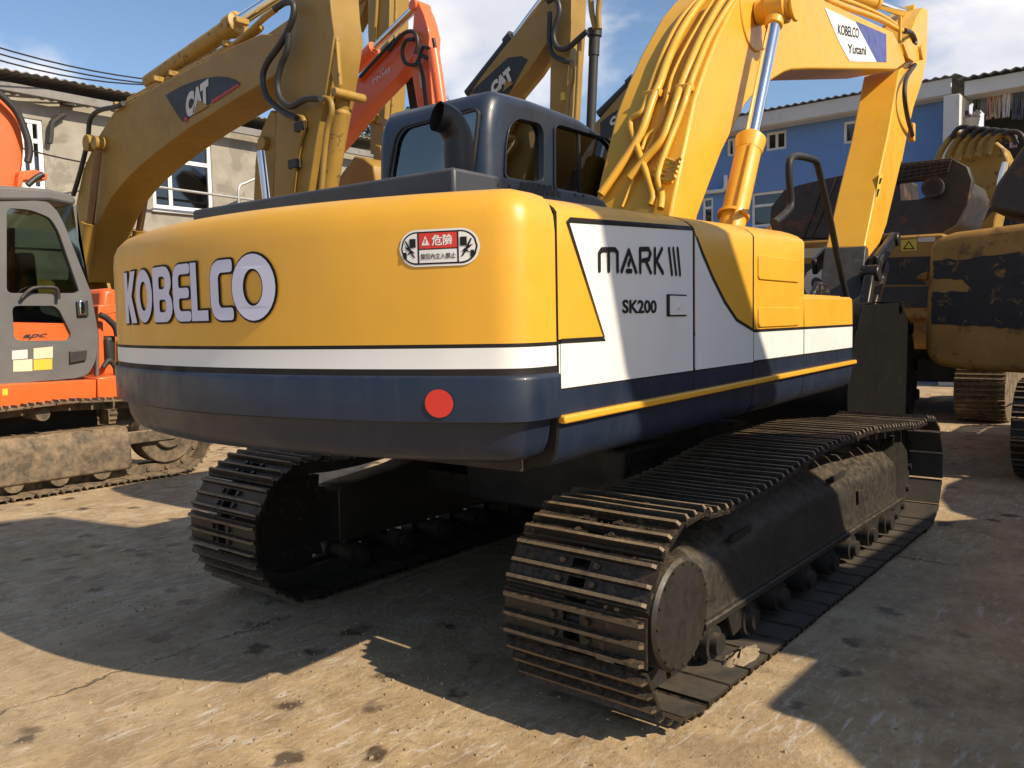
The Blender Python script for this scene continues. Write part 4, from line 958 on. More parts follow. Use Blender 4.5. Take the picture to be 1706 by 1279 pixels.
# ---- tan loader-yellow machine with the big logo boom, left
X1 = 1.5
E1 = thing('excavator', 'tan yellow excavator at left, its logo boom and hanging arm above the counterweight', 'excavator', (X1+.3, 10.6, 0), 'yellow excavators standing in the back row')
plain_body(E1, (X1+.3, 10.7, 0), R(-90), CATY, CATW, TRKO, CATW)
b1 = slab([(191, 184), (250, 150), (319, 112), (380, 80), (435, 56), (469, 58), (484, 78), (478, 112), (442, 135), (380, 172), (319, 210), (275, 242), (240, 270), (215, 293), (199, 311), (182, 333), (169, 360), (158, 390), (150, 425), (146, 470), (112, 470), (118, 400), (127, 337), (139, 281), (161, 232)], 0, X1, .55, name='boom', parent=E1)
qd_ = pxquad(((262, 202), (402, 205), (402, 122), (262, 122)), 0, X1-.006)
lgq = lambda u, v: qd_(u, v)
lp = [((x-262)/140, 1-(y-122)/83) for x, y in ((277, 160), (290, 152), (305, 144), (325, 136), (345, 130), (365, 127), (380, 128), (392, 132), (401, 139), (375, 157), (350, 175), (330, 190), (309, 205), (303, 200), (290, 180))]
m2 = MB(); m2.sheet(lp, lambda u, v: lgq(u, v)); lg = m2.build('logo', LOGOB, b1, fix=False)
t = fit(text2d('CAT', .085), 0, 1, 0, 1); ql = pxquad(((310, 199), (348, 171), (347, 130), (309, 158)), 0, X1-.012)
letters(t, ql, 'lettering', LOGOW, lg); pxsheet(((322, 191), (348, 176), (329, 166)), 0, X1-.017, CATY, 'triangle', lg); pxsheet(((352, 167), (396, 139), (399, 142), (352, 173)), 0, X1-.012, LOGOR, 'red_bar', lg); pxsheet(((306, 196), (312, 194), (312, 200), (308, 204)), 0, X1-.012, LOGOR, 'red_bar', lg)
for (px, py), r in (((161, 240), .12), ((174, 240), .10)):
    c = onplane(px, py, 0, X1); m2 = MB(); m2.cyl(c+Vector((-.16, 0, 0)), c+Vector((.7, 0, 0)), r, 18); m2.build('pin', CATW, b1, bevel=.012)
for (a, b, c_, dx) in (((164, 250), (150, 372), (143, 440), -.12), ((243, 318), (232, 384), (227, 440), .75)):
    A_ = onplane(*a, 0, X1+dx); B_ = onplane(*b, 0, X1+dx); C_ = onplane(*c_, 0, X1+dx)
    m2 = MB(); m2.tube([A_, B_], .055, 14); rod = m2.build('cylinder_rod', OLDROD, E1, smooth=40); m2 = MB(); m2.tube([B_, B_.lerp(C_, .08), C_], [.12, .10, .10], 16); m2.build('boom_cylinder', CATY, E1, smooth=40)
A_ = onplane(250, 137, 0, X1+.28); B_ = onplane(398, 36, 0, X1+.28); C_ = onplane(500, -30, 0, X1+.28); d_ = (B_-A_).normalized()
m2 = MB(); m2.tube([A_, B_-d_*.15], .115, 18); m2.tube([B_-d_*.2, B_-d_*.02, B_], [.14, .14, .09], 18); sc_ = m2.build('arm_cylinder', CATW, E1, smooth=40); m2 = MB(); m2.tube([B_, C_], .075, 16); m2.build('cylinder_rod', CHR, sc_, smooth=40)
pxtube([(203, 176), (270, 142), (330, 108), (395, 70), (440, 30), (462, 14)], 0, X1+.08, .035, CATW, 'hydraulic_pipe', E1)
pxtube([(215, 166), (290, 126), (350, 93), (420, 58), (436, 45)], 0, X1+.18, .035, CATW, 'hydraulic_pipe', E1)
pxtube([(122, 325), (134, 285), (146, 235), (150, 200), (165, 184), (192, 178), (205, 172)], 0, X1-.05, .035, HOSE, 'hose', E1)
for px, py in ((200, 176), (265, 133), (290, 124), (383, 75), (402, 36)):
    c = onplane(px, py, 0, X1+.1); m2 = MB(); m2.box(c.x-.09, c.x+.09, c.y-.04, c.y+.04, c.z-.03, c.z+.04); m2.build('pipe_clamp', CATW, E1, bevel=.01)
# arm, nearer to us than the boom tip
XA1 = X1-.02
arm1 = slab([(492, -20), (549, -20), (552, 20), (557, 56), (551, 100), (543, 154), (528, 230), (512, 330), (455, 340), (458, 260), (461, 186), (463, 130), (470, 70), (480, 35)], 0, XA1, .40, mat=CATY, name='arm', parent=E1)
for dx_, l_ in ((.02, [(552, 60), (560, 60), (566, 140), (560, 156), (550, 120)]), (.34, [(552, 60), (562, 60), (560, 146), (553, 162), (548, 120)])):
    slab(l_, 0, XA1+dx_, .045, mat=CATW, name='lug', parent=arm1)
A_ = onplane(573, 158, 0, XA1+.2); B_ = onplane(545, 330, 0, XA1+.2)
m2 = MB(); m2.tube([A_, A_.lerp(B_, .13), A_.lerp(B_, .16), B_], [.08, .08, .11, .10], 20); m2.build('bucket_cylinder', CATW, E1, smooth=40)
c = onplane(558, 153, 0, XA1); m2 = MB(); m2.cyl(c+Vector((-.02, 0, 0)), c+Vector((.40, 0, 0)), .05, 14); m2.build('pin', CATW, arm1, bevel=.01)
pxtube([(458, 15), (475, 4), (488, 6), (489, 25), (480, 50), (466, 75), (445, 105), (438, 130), (445, 162), (470, 185), (495, 197)], 0, XA1-.14, .036, HOSE, 'hose', E1)
pxtube([(481, 55), (478, 85), (468, 110), (462, 140), (468, 165), (485, 177), (510, 165), (534, 164)], 0, XA1-.14, .036, HOSE, 'hose', E1)
pxtube([(495, 195), (505, 198), (506, 215), (499, 240), (492, 280), (487, 320)], 0, XA1-.04, .032, CATY, 'hydraulic_pipe', E1)
pxtube([(534, 164), (549, 166), (553, 185), (546, 210), (541, 250), (535, 320)], 0, XA1-.04, .032, CATY, 'hydraulic_pipe', E1)
for px, py in ((506, 212), (496, 274)):
    c = onplane(px, py, 0, XA1); m2 = MB(); m2.box(c.x-.08, c.x, c.y-.08, c.y+.08, c.z-.05, c.z+.05); m2.build('pipe_clamp', HOSE, E1, bevel=.01)
# bucket and linkage hanging behind the arm
slab([(450, 182), (461, 186), (459, 260), (456, 335), (421, 335), (424, 270), (428, 235), (437, 210)], 0, XA1+.25, .9, name='bucket', parent=E1, bev=.03)
m2 = MB(); m2.tube([onplane(435, 252, 0, XA1+.1), onplane(444, 332, 0, XA1+.1)], .05, 14); m2.build('cylinder_rod', CHR, E1, smooth=40)
c = onplane(438, 238, 0, XA1+.2); m2 = MB(); m2.cyl(c+Vector((-.03, 0, 0)), c+Vector((.5, 0, 0)), .08, 16); m2.build('pin', CATY, E1, bevel=.01)

# ---- vermilion machine
X2 = 3.4
E2 = thing('excavator', 'vermilion excavator with white lettering on its boom behind the navy cab', 'excavator', (X2+.25, 10.6, 0))
plain_body(E2, (X2+.9, 12.2, 0), R(-90), ORG2, GREYP, TRKO, GREYP)
b2 = slab([(560, 172), (600, 128), (640, 85), (672, 52), (690, 47), (700, 70), (690, 92), (660, 130), (620, 172), (580, 222), (540, 268), (500, 330), (470, 330), (520, 230)], 0, X2, .22, mat=ORG2, name='boom', parent=E2)
t = fit(text2d('ケマインテエ', .05), 0, 1, 0, 1); letters(t, pxquad(((620, 142), (650, 120), (651, 110), (620, 131)), 0, X2-.012), 'lettering', WHT, b2)
pxsheet(((632, 120), (640, 112), (641, 113), (633, 121)), 0, X2-.01, LOGOW, 'mark', b2)
a2 = slab([(690, 2), (697, 2), (706, 22), (711, 38), (716, 60), (714, 90), (716, 130), (720, 181), (698, 190), (686, 120), (688, 92), (686, 60), (688, 40)], 0, X2-.05, .20, mat=ORG2, name='arm', parent=E2)
slab([(671, 112), (684, 106), (697, 184), (684, 190), (678, 150)], 0, X2+.33, .06, mat=DARK, name='arm_shade_sheet', parent=a2, bev=.004)  # dark sheet painted in for the arm's shaded face
pxtube([(722, 84), (729, 130), (736, 182)], 0, X2-.10, .075, ORG2, 'bucket_cylinder', E2, 1, 14)
m2 = MB(); A_ = onplane(592, 112, 0, X2+.2); B_ = onplane(624, 80, 0, X2+.2); C_ = onplane(692, 12, 0, X2+.2); m2.tube([A_, B_], .10, 16); ac2 = m2.build('arm_cylinder', ORG2, E2, smooth=40); m2 = MB(); m2.tube([B_, C_], .055, 14); m2.build('cylinder_rod', CHR, ac2, smooth=40)
c = onplane(694, 10, 0, X2); m2 = MB(); m2.cyl(c+Vector((-.08, 0, 0)), c+Vector((.2, 0, 0)), .07, 14); m2.build('pin', ORG2, a2, bevel=.01)
for l in ([(648, 85), (665, 62), (680, 52), (692, 55), (696, 72), (692, 90)], [(690, 65), (676, 68), (670, 85), (675, 104), (690, 108), (697, 100), (705, 78), (720, 84)], [(722, 64), (724, 82), (714, 96), (702, 92)], [(697, 100), (704, 125), (707, 150), (710, 176)], [(600, 128), (640, 84), (660, 64)]):
    pxtube(l, 0, X2-.12, .025, HOSE, 'hose', E2)
pxtube([(597, 134), (635, 92), (668, 58)], 0, X2-.04, .03, ORG2, 'hydraulic_pipe', E2); pxsheet(((698, 120), (702, 122), (703, 146), (700, 146)), 0, X2-.058, CREAM, 'sticker', a2)

# ---- tall yellow arm rising behind the vermilion boom
X3 = 5.0
E3 = thing('excavator', 'yellow excavator whose upright arm stands behind the vermilion boom', 'excavator', (X3+.3, 9.5, 0), 'yellow excavators standing in the back row')
plain_body(E3, (X3+2.2, 13.0, 0), R(-90), CATY, CATW, TRKO, CATW)
a3 = slab([(612, -20), (650, -20), (648, 60), (644, 140), (640, 210), (636, 262), (617, 256), (616, 200), (618, 120), (613, 60)], 0, X3, .42, name='arm', parent=E3)
pxtube([(628, -5), (627, 20), (624, 60), (622, 110)], 0, X3-.04, .03, CATY, 'hydraulic_pipe', a3); pxtube([(660, -5), (658, 60), (655, 150), (650, 215)], 0, X3-.04, .03, CATW, 'hydraulic_pipe', a3)
slab([(597, -5), (612, -5), (600, 30), (590, 50)], 0, X3+.1, .2, name='link', parent=a3)
slab([(625, 190), (655, 205), (652, 215), (622, 202)], 0, X3-.06, .05, name='idler_link', parent=E3); c = onplane(625, 196, 0, X3); m2 = MB(); m2.cyl(c+Vector((-.12, 0, 0)), c+Vector((.6, 0, 0)), .10, 14); m2.build('pin', CATY, E3, bevel=.01)
slab([(622, 258), (625, 240), (634, 244), (640, 290), (618, 292)], 0, X3-.1, .6, name='quick_hitch', parent=E3)
slab([(560, 300), (590, 259), (606, 262), (622, 275), (626, 305), (560, 315)], 0, X3-.6, 1.3, name='bucket', parent=E3, bev=.03)
bx3 = slab([(440, 60), (612, -60), (630, -20), (520, 60), (470, 140), (450, 140)], 0, X3+.05, .45, name='boom', parent=E3)

# ---- logo booms behind the cab
def catrow(Xc, label, boom_px, arm_px, logo_px, let_px, cylpx, tri, body, rod=None):
    e = thing('excavator', label, 'excavator', (Xc+.3, body, 0), 'yellow excavators standing in the back row')
    plain_body(e, (Xc+.25, body, 0), R(-90), CATY, CATW, TRKO, CATW)
    bo = slab(boom_px, 0, Xc, .5, name='boom', parent=e)
    if arm_px: ar = slab(arm_px, 0, Xc-.03, .45, name='arm', parent=e)
    m2 = MB(); m2.add([onplane(p[0], p[1], 0, Xc-.01) for p in logo_px], [list(range(len(logo_px)))]); lg_ = m2.build('logo', LOGOB, bo, fix=False)
    letters(fit(text2d('CAT', .085), 0, 1, 0, 1), pxquad(let_px, 0, Xc-.02), 'lettering', LOGOW, lg_); pxsheet(tri, 0, Xc-.03, CATY, 'triangle', lg_)
    A_, B_, C_ = [onplane(p[0], p[1], 0, Xc+.2) for p in cylpx]; m2 = MB(); d_ = (B_-A_).normalized(); m2.tube([A_, B_-d_*.2, B_-d_*.19, B_], [.13, .13, .17, .17], 16); ac_ = m2.build('arm_cylinder', HOSE, e, smooth=40)
    m2 = MB(); m2.tube([B_, C_], .08, 14); m2.build('cylinder_rod', CHR, ac_, smooth=40)
    return e, bo
X4 = 8.2
E4, b4 = catrow(X4, 'yellow excavator with dark logo boom and upright arm directly behind the navy cab', 
  [(770, 175), (800, 130), (840, 78), (880, 30), (905, 2), (925, 5), (930, 25), (918, 60), (880, 118), (850, 155), (830, 190), (760, 200)],
  [(917, -20), (953, -20), (951, 60), (947, 120), (938, 290), (914, 290), (917, 100)],
  [(783, 155), (800, 138), (846, 96), (868, 93), (879, 99), (866, 122), (848, 156)], ((819, 160), (857, 131), (848, 110), (817, 140)), ((782, 158), (858, 62), (910, -8)), ((838, 152), (856, 138), (842, 134)), 12.5)
pxtube([(912, 2), (926, -2), (932, 20), (922, 55), (928, 78), (945, 80), (962, 66), (978, 52)], 0, X4-.2, .05, HOSE, 'hose', E4); pxtube([(916, 20), (915, 70), (922, 92), (940, 101), (952, 103)], 0, X4-.2, .045, HOSE, 'hose', E4)
pxtube([(952, 100), (953, 130), (946, 165), (940, 280)], 0, X4-.08, .045, CATY, 'hydraulic_pipe', E4); pxtube([(966, 60), (963, 130), (955, 280)], 0, X4-.08, .04, CATY, 'hydraulic_pipe', E4)
pxtube([(984, -10), (986, 20), (992, 48)], 0, X4-.05, .05, CATY, 'hydraulic_pipe', E4, 3); pxtube([(1000, -10), (997, 20), (998, 48)], 0, X4-.05, .05, CATY, 'hydraulic_pipe', E4, 3)
m2 = MB(); A_ = onplane(991, 48, 0, X4+.1); B_ = onplane(981, 290, 0, X4+.1); m2.tube([A_, A_.lerp(B_, .05), A_.lerp(B_, .055), A_.lerp(B_, .18), A_.lerp(B_, .185), B_], [.13, .13, .10, .10, .085, .085], 16); m2.build('bucket_cylinder', HOSE, E4, smooth=40)
pxsheet(((934, 154), (942, 153), (942, 166), (934, 167)), 0, X4-.045, STKY, 'warning_sticker', E4)
X5 = 11.6
E5, b5 = catrow(X5, 'yellow excavator with small dark logo boom between the navy cab and the main boom', 
  [(960, 235), (1000, 196), (1040, 150), (1085, 110), (1130, 75), (1170, 80), (1150, 130), (1090, 190), (1050, 240), (1030, 280), (960, 280)], None,
  [(1000, 204), (1020, 188), (1062, 166), (1072, 172), (1060, 190), (1034, 222), (1000, 235)], ((1016, 211), (1048, 194), (1041, 179), (1016, 198)), ((1000, 192), (1060, 133), (1115, 85)), ((1032, 213), (1047, 202), (1036, 198)), 13.0)

# ---- orange machine at the left edge
YO = 5.25
E6 = thing('excavator', 'orange excavator with dusty grey cab door at the left edge', 'excavator', (-1.9, 6.5, 0))
xi = onplane(289, 746, 1, 5.1).x
p6 = track_path(xi-3.45, xi, .42, .39, [(xi-.4, .80), (xi-1.0, .83), (xi-1.7, .80), (xi-2.4, .83), (xi-3.0, .81)])
pts6, pit6 = resample(p6, 46); SH6 = shoe_mesh(.6, pit6, TRKO)
for yc in (5.32, 7.6):
    make_track(E6, yc, .6, p6, 46, TRKO, TRKO, SH6)
    m2 = MB(); m2.loft([[(x, yc-.22, .13), (x, yc-.22, .42), (x, yc-.15, .54), (x, yc+.2, .54), (x, yc+.2, .13)] for x in (xi-3.0, xi-.42)], close=True, caps=True); f6 = m2.build('track_frame', TRKO, E6, bevel=.02)
    m2 = MB(); m2.cyl((xi, yc-.12, .42), (xi, yc+.12, .42), .30, 28); m2.cyl((xi, yc-.17, .42), (xi, yc+.17, .42), .15, 20); m2.build('idler', TRKO, E6, bevel=.012)
    m2 = MB(); m2.box(xi-.45, xi+.05, yc-.19, yc-.14, .36, .48); m2.build('idler_yoke', TRKO, E6, bevel=.01)
    for k in range(7):
        m2 = MB(); x = xi-.7-k*.38; m2.cyl((x, yc-.2, .15), (x, yc+.2, .15), .085, 14); m2.build('track_roller', TRKO, f6, smooth=40)
m2 = MB(); x = onplane(68, 727, 1, 5.2).x; m2.cyl((x, 5.12, .73), (x, 5.5, .73), .06, 14); m2.build('carrier_roller', TRKO, E6, smooth=40)
m2 = MB(); m2.box(xi-3.0, xi-.5, 5.6, 7.3, .45, .85); m2.cyl((xi-1.7, 6.45, .8), (xi-1.7, 6.45, 1.02), .6, 28); m2.build('car_body', DARK, E6, bevel=.02)
def OP(px, py, y=YO): q = onplane(px, py, 1, y); return (q.x, q.z)
def oslab(pxs, y, t, mat, name, holes=(), par=E6, bev=.012, rnd=0):
    l = [OP(*p, y) for p in pxs]
    if rnd: l = round_poly(l, rnd, 3)
    hs = [round_poly([OP(*p, y) for p in h], .05, 3) for h in holes]
    m2 = MB(); m2.prism(l, lambda u, v, w_: (u, y+w_, v), t, holes=hs); return m2.build(name, mat, par, bevel=bev)
oslab([(-160, 655), (0, 640), (161, 632), (161, 668), (0, 686), (-160, 700)], YO-.08, 2.6, ORG, 'deck')
oslab([(163, 629), (199, 625), (199, 661), (163, 667)], YO-.08, .5, ORG, 'deck_end')
pxsheet(((4, 648), (13, 647), (13, 658), (4, 659)), 1, YO-.085, STKY, 'sticker', E6)
# door with its two windows
door_px = [(-30, 336), (60, 334), (80, 336), (96, 352), (108, 376), (151, 486), (162, 545), (164, 570), (158, 604), (148, 622), (130, 629), (10, 640), (-30, 642)]
w1 = [(11, 346), (50, 349), (84, 362), (98, 385), (132, 484), (128, 488), (11, 488)]; w2 = [(20, 509), (90, 509), (99, 516), (119, 556), (114, 567), (24, 567)]
dr6 = oslab(door_px, YO, .07, GREYP, 'cab_door', holes=[w1, w2], rnd=.03, bev=.02)
oslab(w1, YO+.03, .006, GLG, 'door_window', par=dr6, bev=0); oslab([(20, 509), (90, 509), (99, 516), (108, 538), (22, 536)], YO+.03, .006, GLG, 'door_window', par=dr6, bev=0)
lowp6 = oslab([(22, 536), (108, 538), (119, 556), (114, 567), (24, 567)], YO+.035, .012, ORG, 'door_lower_panel', par=dr6, bev=0)
t = fit(text2d('apc', .03, .3), 0, 1, 0, 1); letters(t, pxquad(((37, 566), (76, 564), (80, 555), (39, 557)), 1, YO+.030), 'lettering', RUSTB, lowp6)
pxtube([(36, 497), (46, 486), (60, 479), (90, 479), (97, 486), (97, 498)], 1, YO-.05, .016, DARK, 'grab_handle', dr6)
for a, m6 in ((((128, 502), (147, 500), (148, 526), (130, 527)), DARK), (((117, 585), (146, 583), (144, 600), (117, 605)), RUSTB)):
    oslab(a, YO-.03, .03, m6, 'latch', par=dr6, bev=.006)
oslab([(132, 500), (142, 500), (143, 524), (134, 524)], YO-.045, .02, CHR, 'latch_plate', par=dr6)
for a, mm in (([(20, 584), (46, 582), (46, 597), (20, 599)], LOGOW), ([(22, 600), (54, 598), (54, 618), (22, 619)], CREAM), ([(56, 580), (88, 577), (88, 596), (56, 598)], CREAM), ([(56, 599), (87, 597), (87, 615), (56, 617)], STKY)):
    pxsheet(a, 1, YO-.004, mm, 'sticker', dr6)
# rest of the cab
c6 = oslab([(-40, 306), (0, 308), (80, 314), (122, 324), (129, 334), (124, 342), (84, 334), (0, 334), (-40, 334)], YO+.0, 1.05, GREYP, 'cab_roof', bev=.03)
oslab([(120, 340), (129, 340), (133, 400), (153, 490), (166, 560), (166, 625), (160, 628), (160, 560), (140, 470)], YO+.09, .05, GREYP, 'cab_pillar', par=c6)
oslab([(88, 345), (122, 342), (130, 400), (150, 480), (140, 480), (108, 390)], YO+.075, .008, GLG, 'quarter_window', par=c6, bev=0)
oslab([(-40, 334), (120, 340), (160, 560), (160, 628), (-40, 640)], YO+1.0, .05, GREYP, 'cab_far_wall', holes=[[(0, 350), (100, 355), (130, 490), (0, 490)]], par=c6)
oslab([(30, 420), (60, 420), (70, 520), (110, 530), (110, 560), (30, 560)], YO+.35, .45, SEATM, 'seat', par=c6, bev=.04)
oslab([(14, 380), (26, 378), (26, 500), (14, 500)], YO+.10, .05, ORG, 'inner_post', par=c6); oslab([(34, 470), (42, 458), (46, 462), (40, 490), (34, 492)], YO+.12, .03, ORG, 'lever', par=c6)
# frame and hoses behind the door
oslab([(164, 508), (194, 505), (196, 520), (172, 525), (176, 622), (164, 624)], YO+.25, .3, ORG, 'frame_post')
oslab([(160, 632), (196, 628), (196, 480), (170, 480)], YO+.75, .8, ORG, 'housing', bev=.05)
pxtube([(166, 524), (178, 530), (192, 545), (196, 560)], 1, YO+.15, .03, HOSE, 'hose', E6); pxtube([(172, 612), (182, 600), (192, 612), (194, 626)], 1, YO+.15, .025, HOSE, 'hose', E6); oslab([(176, 562), (194, 558), (194, 606), (178, 608)], YO+.2, .25, DARK, 'pump', bev=.03)
# boom bulging in from the left
bo6 = oslab([(-60, 160), (-30, 150), (0, 154), (15, 172), (28, 195), (36, 217), (40, 244), (38, 275), (30, 311), (-10, 330), (-60, 340)], YO+1.3, .55, ORG, 'boom', bev=.02)
pxtube([(-5, 153), (12, 168), (30, 190), (44, 225), (49, 250), (46, 270)], 1, YO+1.2, .035, HOSE, 'hose', E6)
oslab([(32, 285), (60, 282), (80, 290), (78, 300), (40, 300), (34, 312), (28, 312)], YO+1.2, .2, ORG, 'pipe_bracket'); pxtube([(46, 308), (60, 296), (72, 290)], 1, YO+1.15, .03, HOSE, 'hose', E6)

# ---- weathered yellow machine with black hood, behind the main bucket
XD_ = 7.3
E7 = thing('excavator', 'weathered yellow excavator with caged black hood behind the main bucket', 'excavator', (10.05, .6, 0))
plain_body(E7, (10.05, .55, 0), 0, OLDY, RUSTB, TRKO, CATW, cab=False, hood=False, cw_r=2.6)
def dslab(pxs, x, t, mat, name, holes=(), par=E7, bev=.02, rnd=0):
    l = [(onplane(*p, 0, x).y, onplane(*p, 0, x).z) for p in pxs]
    if rnd: l = round_poly(l, rnd, 3)
    hs = [[(onplane(*p, 0, x).y, onplane(*p, 0, x).z) for p in h] for h in holes]
    m2 = MB(); m2.prism(l, lambda u, v, w_: (x+w_, u, v), t, holes=hs); return m2.build(name, mat, par, bevel=bev)
cw7 = dslab([(1270, 405), (1400, 398), (1570, 388), (1580, 396), (1580, 520), (1570, 530), (1270, 530)], XD_, .8, OLDY, 'counterweight', bev=.03)
dslab([(1270, 440), (1400, 438), (1400, 500), (1270, 500)], XD_-.012, .02, LOGOB, 'logo_band', par=cw7, bev=0)
dslab([(1440, 430), (1575, 426), (1575, 474), (1440, 474)], XD_-.012, .02, SOOT, 'black_band', par=cw7, bev=0); dslab([(1425, 478), (1575, 476), (1575, 512), (1425, 512)], XD_-.010, .02, RUSTB, 'rusty_band', par=cw7, bev=0)
dslab([(1280, 416), (1388, 412), (1388, 428), (1280, 432)], XD_-.008, .02, CREAM, 'white_strip', par=cw7, bev=0)
letters(fit(text2d('CAT', .09), 0, 1, 0, 1), pxquad(((1339, 497), (1432, 497), (1432, 446), (1339, 446)), 0, XD_-.018), 'lettering', LOGOW, cw7)
sk = pxsheet(((1501, 400), (1527, 398), (1527, 417), (1501, 418)), 0, XD_-.006, STKY, 'warning_sticker', cw7); pxsheet(((1504, 415), (1524, 415), (1514, 400.5)), 0, XD_-.010, BLK, 'pictogram', sk); pxsheet(((1507.5, 413.3), (1520.5, 413.3), (1514, 403.5)), 0, XD_-.014, STKY, 'pictogram', sk)
pxsheet(((1529, 396), (1558, 394), (1558, 402), (1529, 403)), 0, XD_-.006, LOGOW, 'sticker', cw7)
hd7 = dslab([(1292, 396), (1282, 372), (1284, 345), (1306, 316), (1330, 308), (1420, 287), (1500, 273), (1588, 264), (1612, 277), (1620, 300), (1612, 342), (1592, 374), (1560, 394), (1480, 400)], XD_+.25, .16, RUSTB, 'engine_hood', holes=[[(1494, 304), (1534, 300), (1548, 296), (1556, 322), (1530, 332), (1496, 334)]], bev=.05)
dslab([(1292, 396), (1286, 350), (1306, 322), (1420, 292), (1480, 283), (1480, 398)], XD_+.4, 1.6, RUSTB, 'hood_body', par=hd7, bev=.05); dslab([(1562, 300), (1600, 290), (1612, 320), (1592, 368), (1560, 388), (1490, 394), (1490, 342), (1540, 338)], XD_+.4, 1.6, RUSTB, 'hood_body', par=hd7, bev=.05)
for (a, b) in (((1338, 395), (1372, 300)), ((1352, 395), (1392, 295))): pxtube([a, ((a[0]+b[0])/2+2, (a[1]+b[1])/2), b], 0, XD_+.24, .016, RUSTB, 'hood_rib', hd7)
for k in range(9):                             # wire guard
    pxtube([(1497+k*11, 273-k*1.1), (1490+k*11, 302-k*1.9)], 0, XD_+.20, .010, RUSTB, 'guard_wire', hd7, 1, 6)
for k in range(5):
    f_ = k/4; pxtube([(1497-7*f_, 273+29*f_), (1586-6*f_, 264+22*f_)], 0, XD_+.20, .010, RUSTB, 'guard_wire', hd7, 1, 6)
m2 = MB(); c = onplane(1556, 313, 0, XD_+.22); m2.tube([c, c+Vector((-.10, 0, .0))], .13, 20); m2.tube([c+Vector((-.10, 0, 0)), c+Vector((-.104, 0, 0))], .09, 20, mi=1); m2.build('exhaust_outlet', [RUSTB, DARK], hd7, smooth=40)
X7 = 10.4
bm7 = slab([(1600, 395), (1588, 340), (1575, 290), (1572, 258), (1585, 238), (1605, 228), (1630, 224), (1655, 230), (1672, 244), (1682, 266), (1676, 300), (1660, 370), (1655, 400)], 0, X7, .6, mat=CATW, name='boom', parent=E7, bev=.04)
for k in range(6):
    x0_ = 1562+k*17; pxtube([(x0_-2, 272-k*3), (x0_+8, 248-k*3.5), (x0_+26, 226-k*.5), (x0_+44, 224+k*2)], 0, X7-.12-.05*k, .05, CATW if k % 2 == 0 else CATY, 'hydraulic_pipe', bm7); pxtube([(x0_+22, 230-k), (x0_+34, 214+k), (x0_+52, 212+k*2), (x0_+64, 232+k*2)], 0, X7-.2-.05*k, .035, HOSE, 'hose', bm7)
pxtube([(1675, 270), (1668, 300), (1660, 340)], 0, X7-.2, .06, CHR, 'cylinder_rod', bm7, 1); pxtube([(1626, 375), (1650, 350), (1680, 335)], 0, X7-.25, .05, HOSE, 'hose', bm7)

# ---- scorched yellow and black machine at the right edge
E8 = thing('excavator', 'scorched yellow and black excavator counterweight at the right edge', 'excavator', (6.0, -3.0, 0))
X8 = 4.75
def plain_tracks(root, loc, rz, mat):
    Mx = Matrix.Translation(loc) @ Matrix.Rotation(rz, 4, 'Z')
    p = track_path(-1.7, 1.7, .43, .41, [(1.2, .83), (.5, .84), (0, .83), (-.6, .84), (-1.2, .83)]); n = 46; pts, pitch = resample(p, n); sh = shoe_mesh(.6, pitch, mat)
    for yc in (-1.15, 1.15):
        m2 = MB(); m2.prism([(x*.93, .43+(z-.43)*.62) for x, z in p], lambda u, v, w_: (u, yc-.2+w_, v), .4); m2.v = [tuple(Mx @ Vector(v)) for v in m2.v]; tr = m2.build('track_frame', mat, root, bevel=.02)
        for i in range(n):
            a = pts[i-1]; b = pts[(i+1) % n]; t = Vector((b[0]-a[0], b[1]-a[1])).normalized(); xa = Vector((t.x, 0, t.y)); za = Vector((t.y, 0, -t.x)); ya = za.cross(xa)
            o_ = bpy.data.objects.new('track_shoe', sh); COL.objects.link(o_); o_.parent = tr; o_.matrix_parent_inverse = pinv(tr)
            o_.matrix_basis = Mx @ Matrix(((xa.x, ya.x, za.x, pts[i][0]), (xa.y, ya.y, za.y, yc), (xa.z, ya.z, za.z, pts[i][1]), (0, 0, 0, 1)))
    m2 = MB(); m2.cyl((0, 0, .5), (0, 0, 1.05), .6, 28); m2.box(-.8, .8, -.9, .9, .45, .8); m2.v = [tuple(Mx @ Vector(v)) for v in m2.v]; m2.build('car_body', DARK, root, bevel=.02)
plain_tracks(E8, (6.0, -3.02, 0), 0, TRK)
cw8 = dslab([(1547, 440), (1549, 412), (1560, 396), (1590, 386), (1706, 371), (1900, 350), (2100, 340), (2100, 660), (1900, 640), (1706, 622), (1600, 616), (1556, 608), (1541, 590), (1540, 545)], X8, 2.3, OLDY, 'counterweight', par=E8, bev=.07)
cw8.modifiers['bevel'].segments = 4
def jag(pxs, n=5, a=2.0):
    o_ = []
    for p, q in zip(pxs, pxs[1:]+pxs[:1]):
        for k in range(n): t = k/n; o_.append((p[0]+(q[0]-p[0])*t+random.uniform(-a, a)*(k > 0), p[1]+(q[1]-p[1])*t+random.uniform(-a, a)*(k > 0)))
    return o_
m2 = MB(); L8 = [(onplane(*p, 0, X8).y, onplane(*p, 0, X8).z) for p in jag([(1556, 434), (1620, 430), (1706, 417), (1900, 402), (1900, 560), (1706, 548), (1640, 544), (1552, 540), (1553, 486), (1608, 486), (1618, 480), (1600, 465), (1554, 463)])]
m2.sheet(L8, lambda u, v: (X8-.004, u, v)); m2.build('black_paint', SOOT, cw8, fix=False)
slab([(1526, 462), (1533, 456), (1545, 452), (1545, 466), (1526, 466)], 0, X8+.3, .5, mat=OLDY, name='fender', parent=cw8)
slab([(1652, 352), (1645, 338), (1660, 305), (1690, 262), (1712, 232), (1800, 200), (2050, 200), (2050, 350), (1706, 362)], 0, X8+.3, 1.9, mat=RUSTB, name='engine_hood', parent=E8, bev=.05)
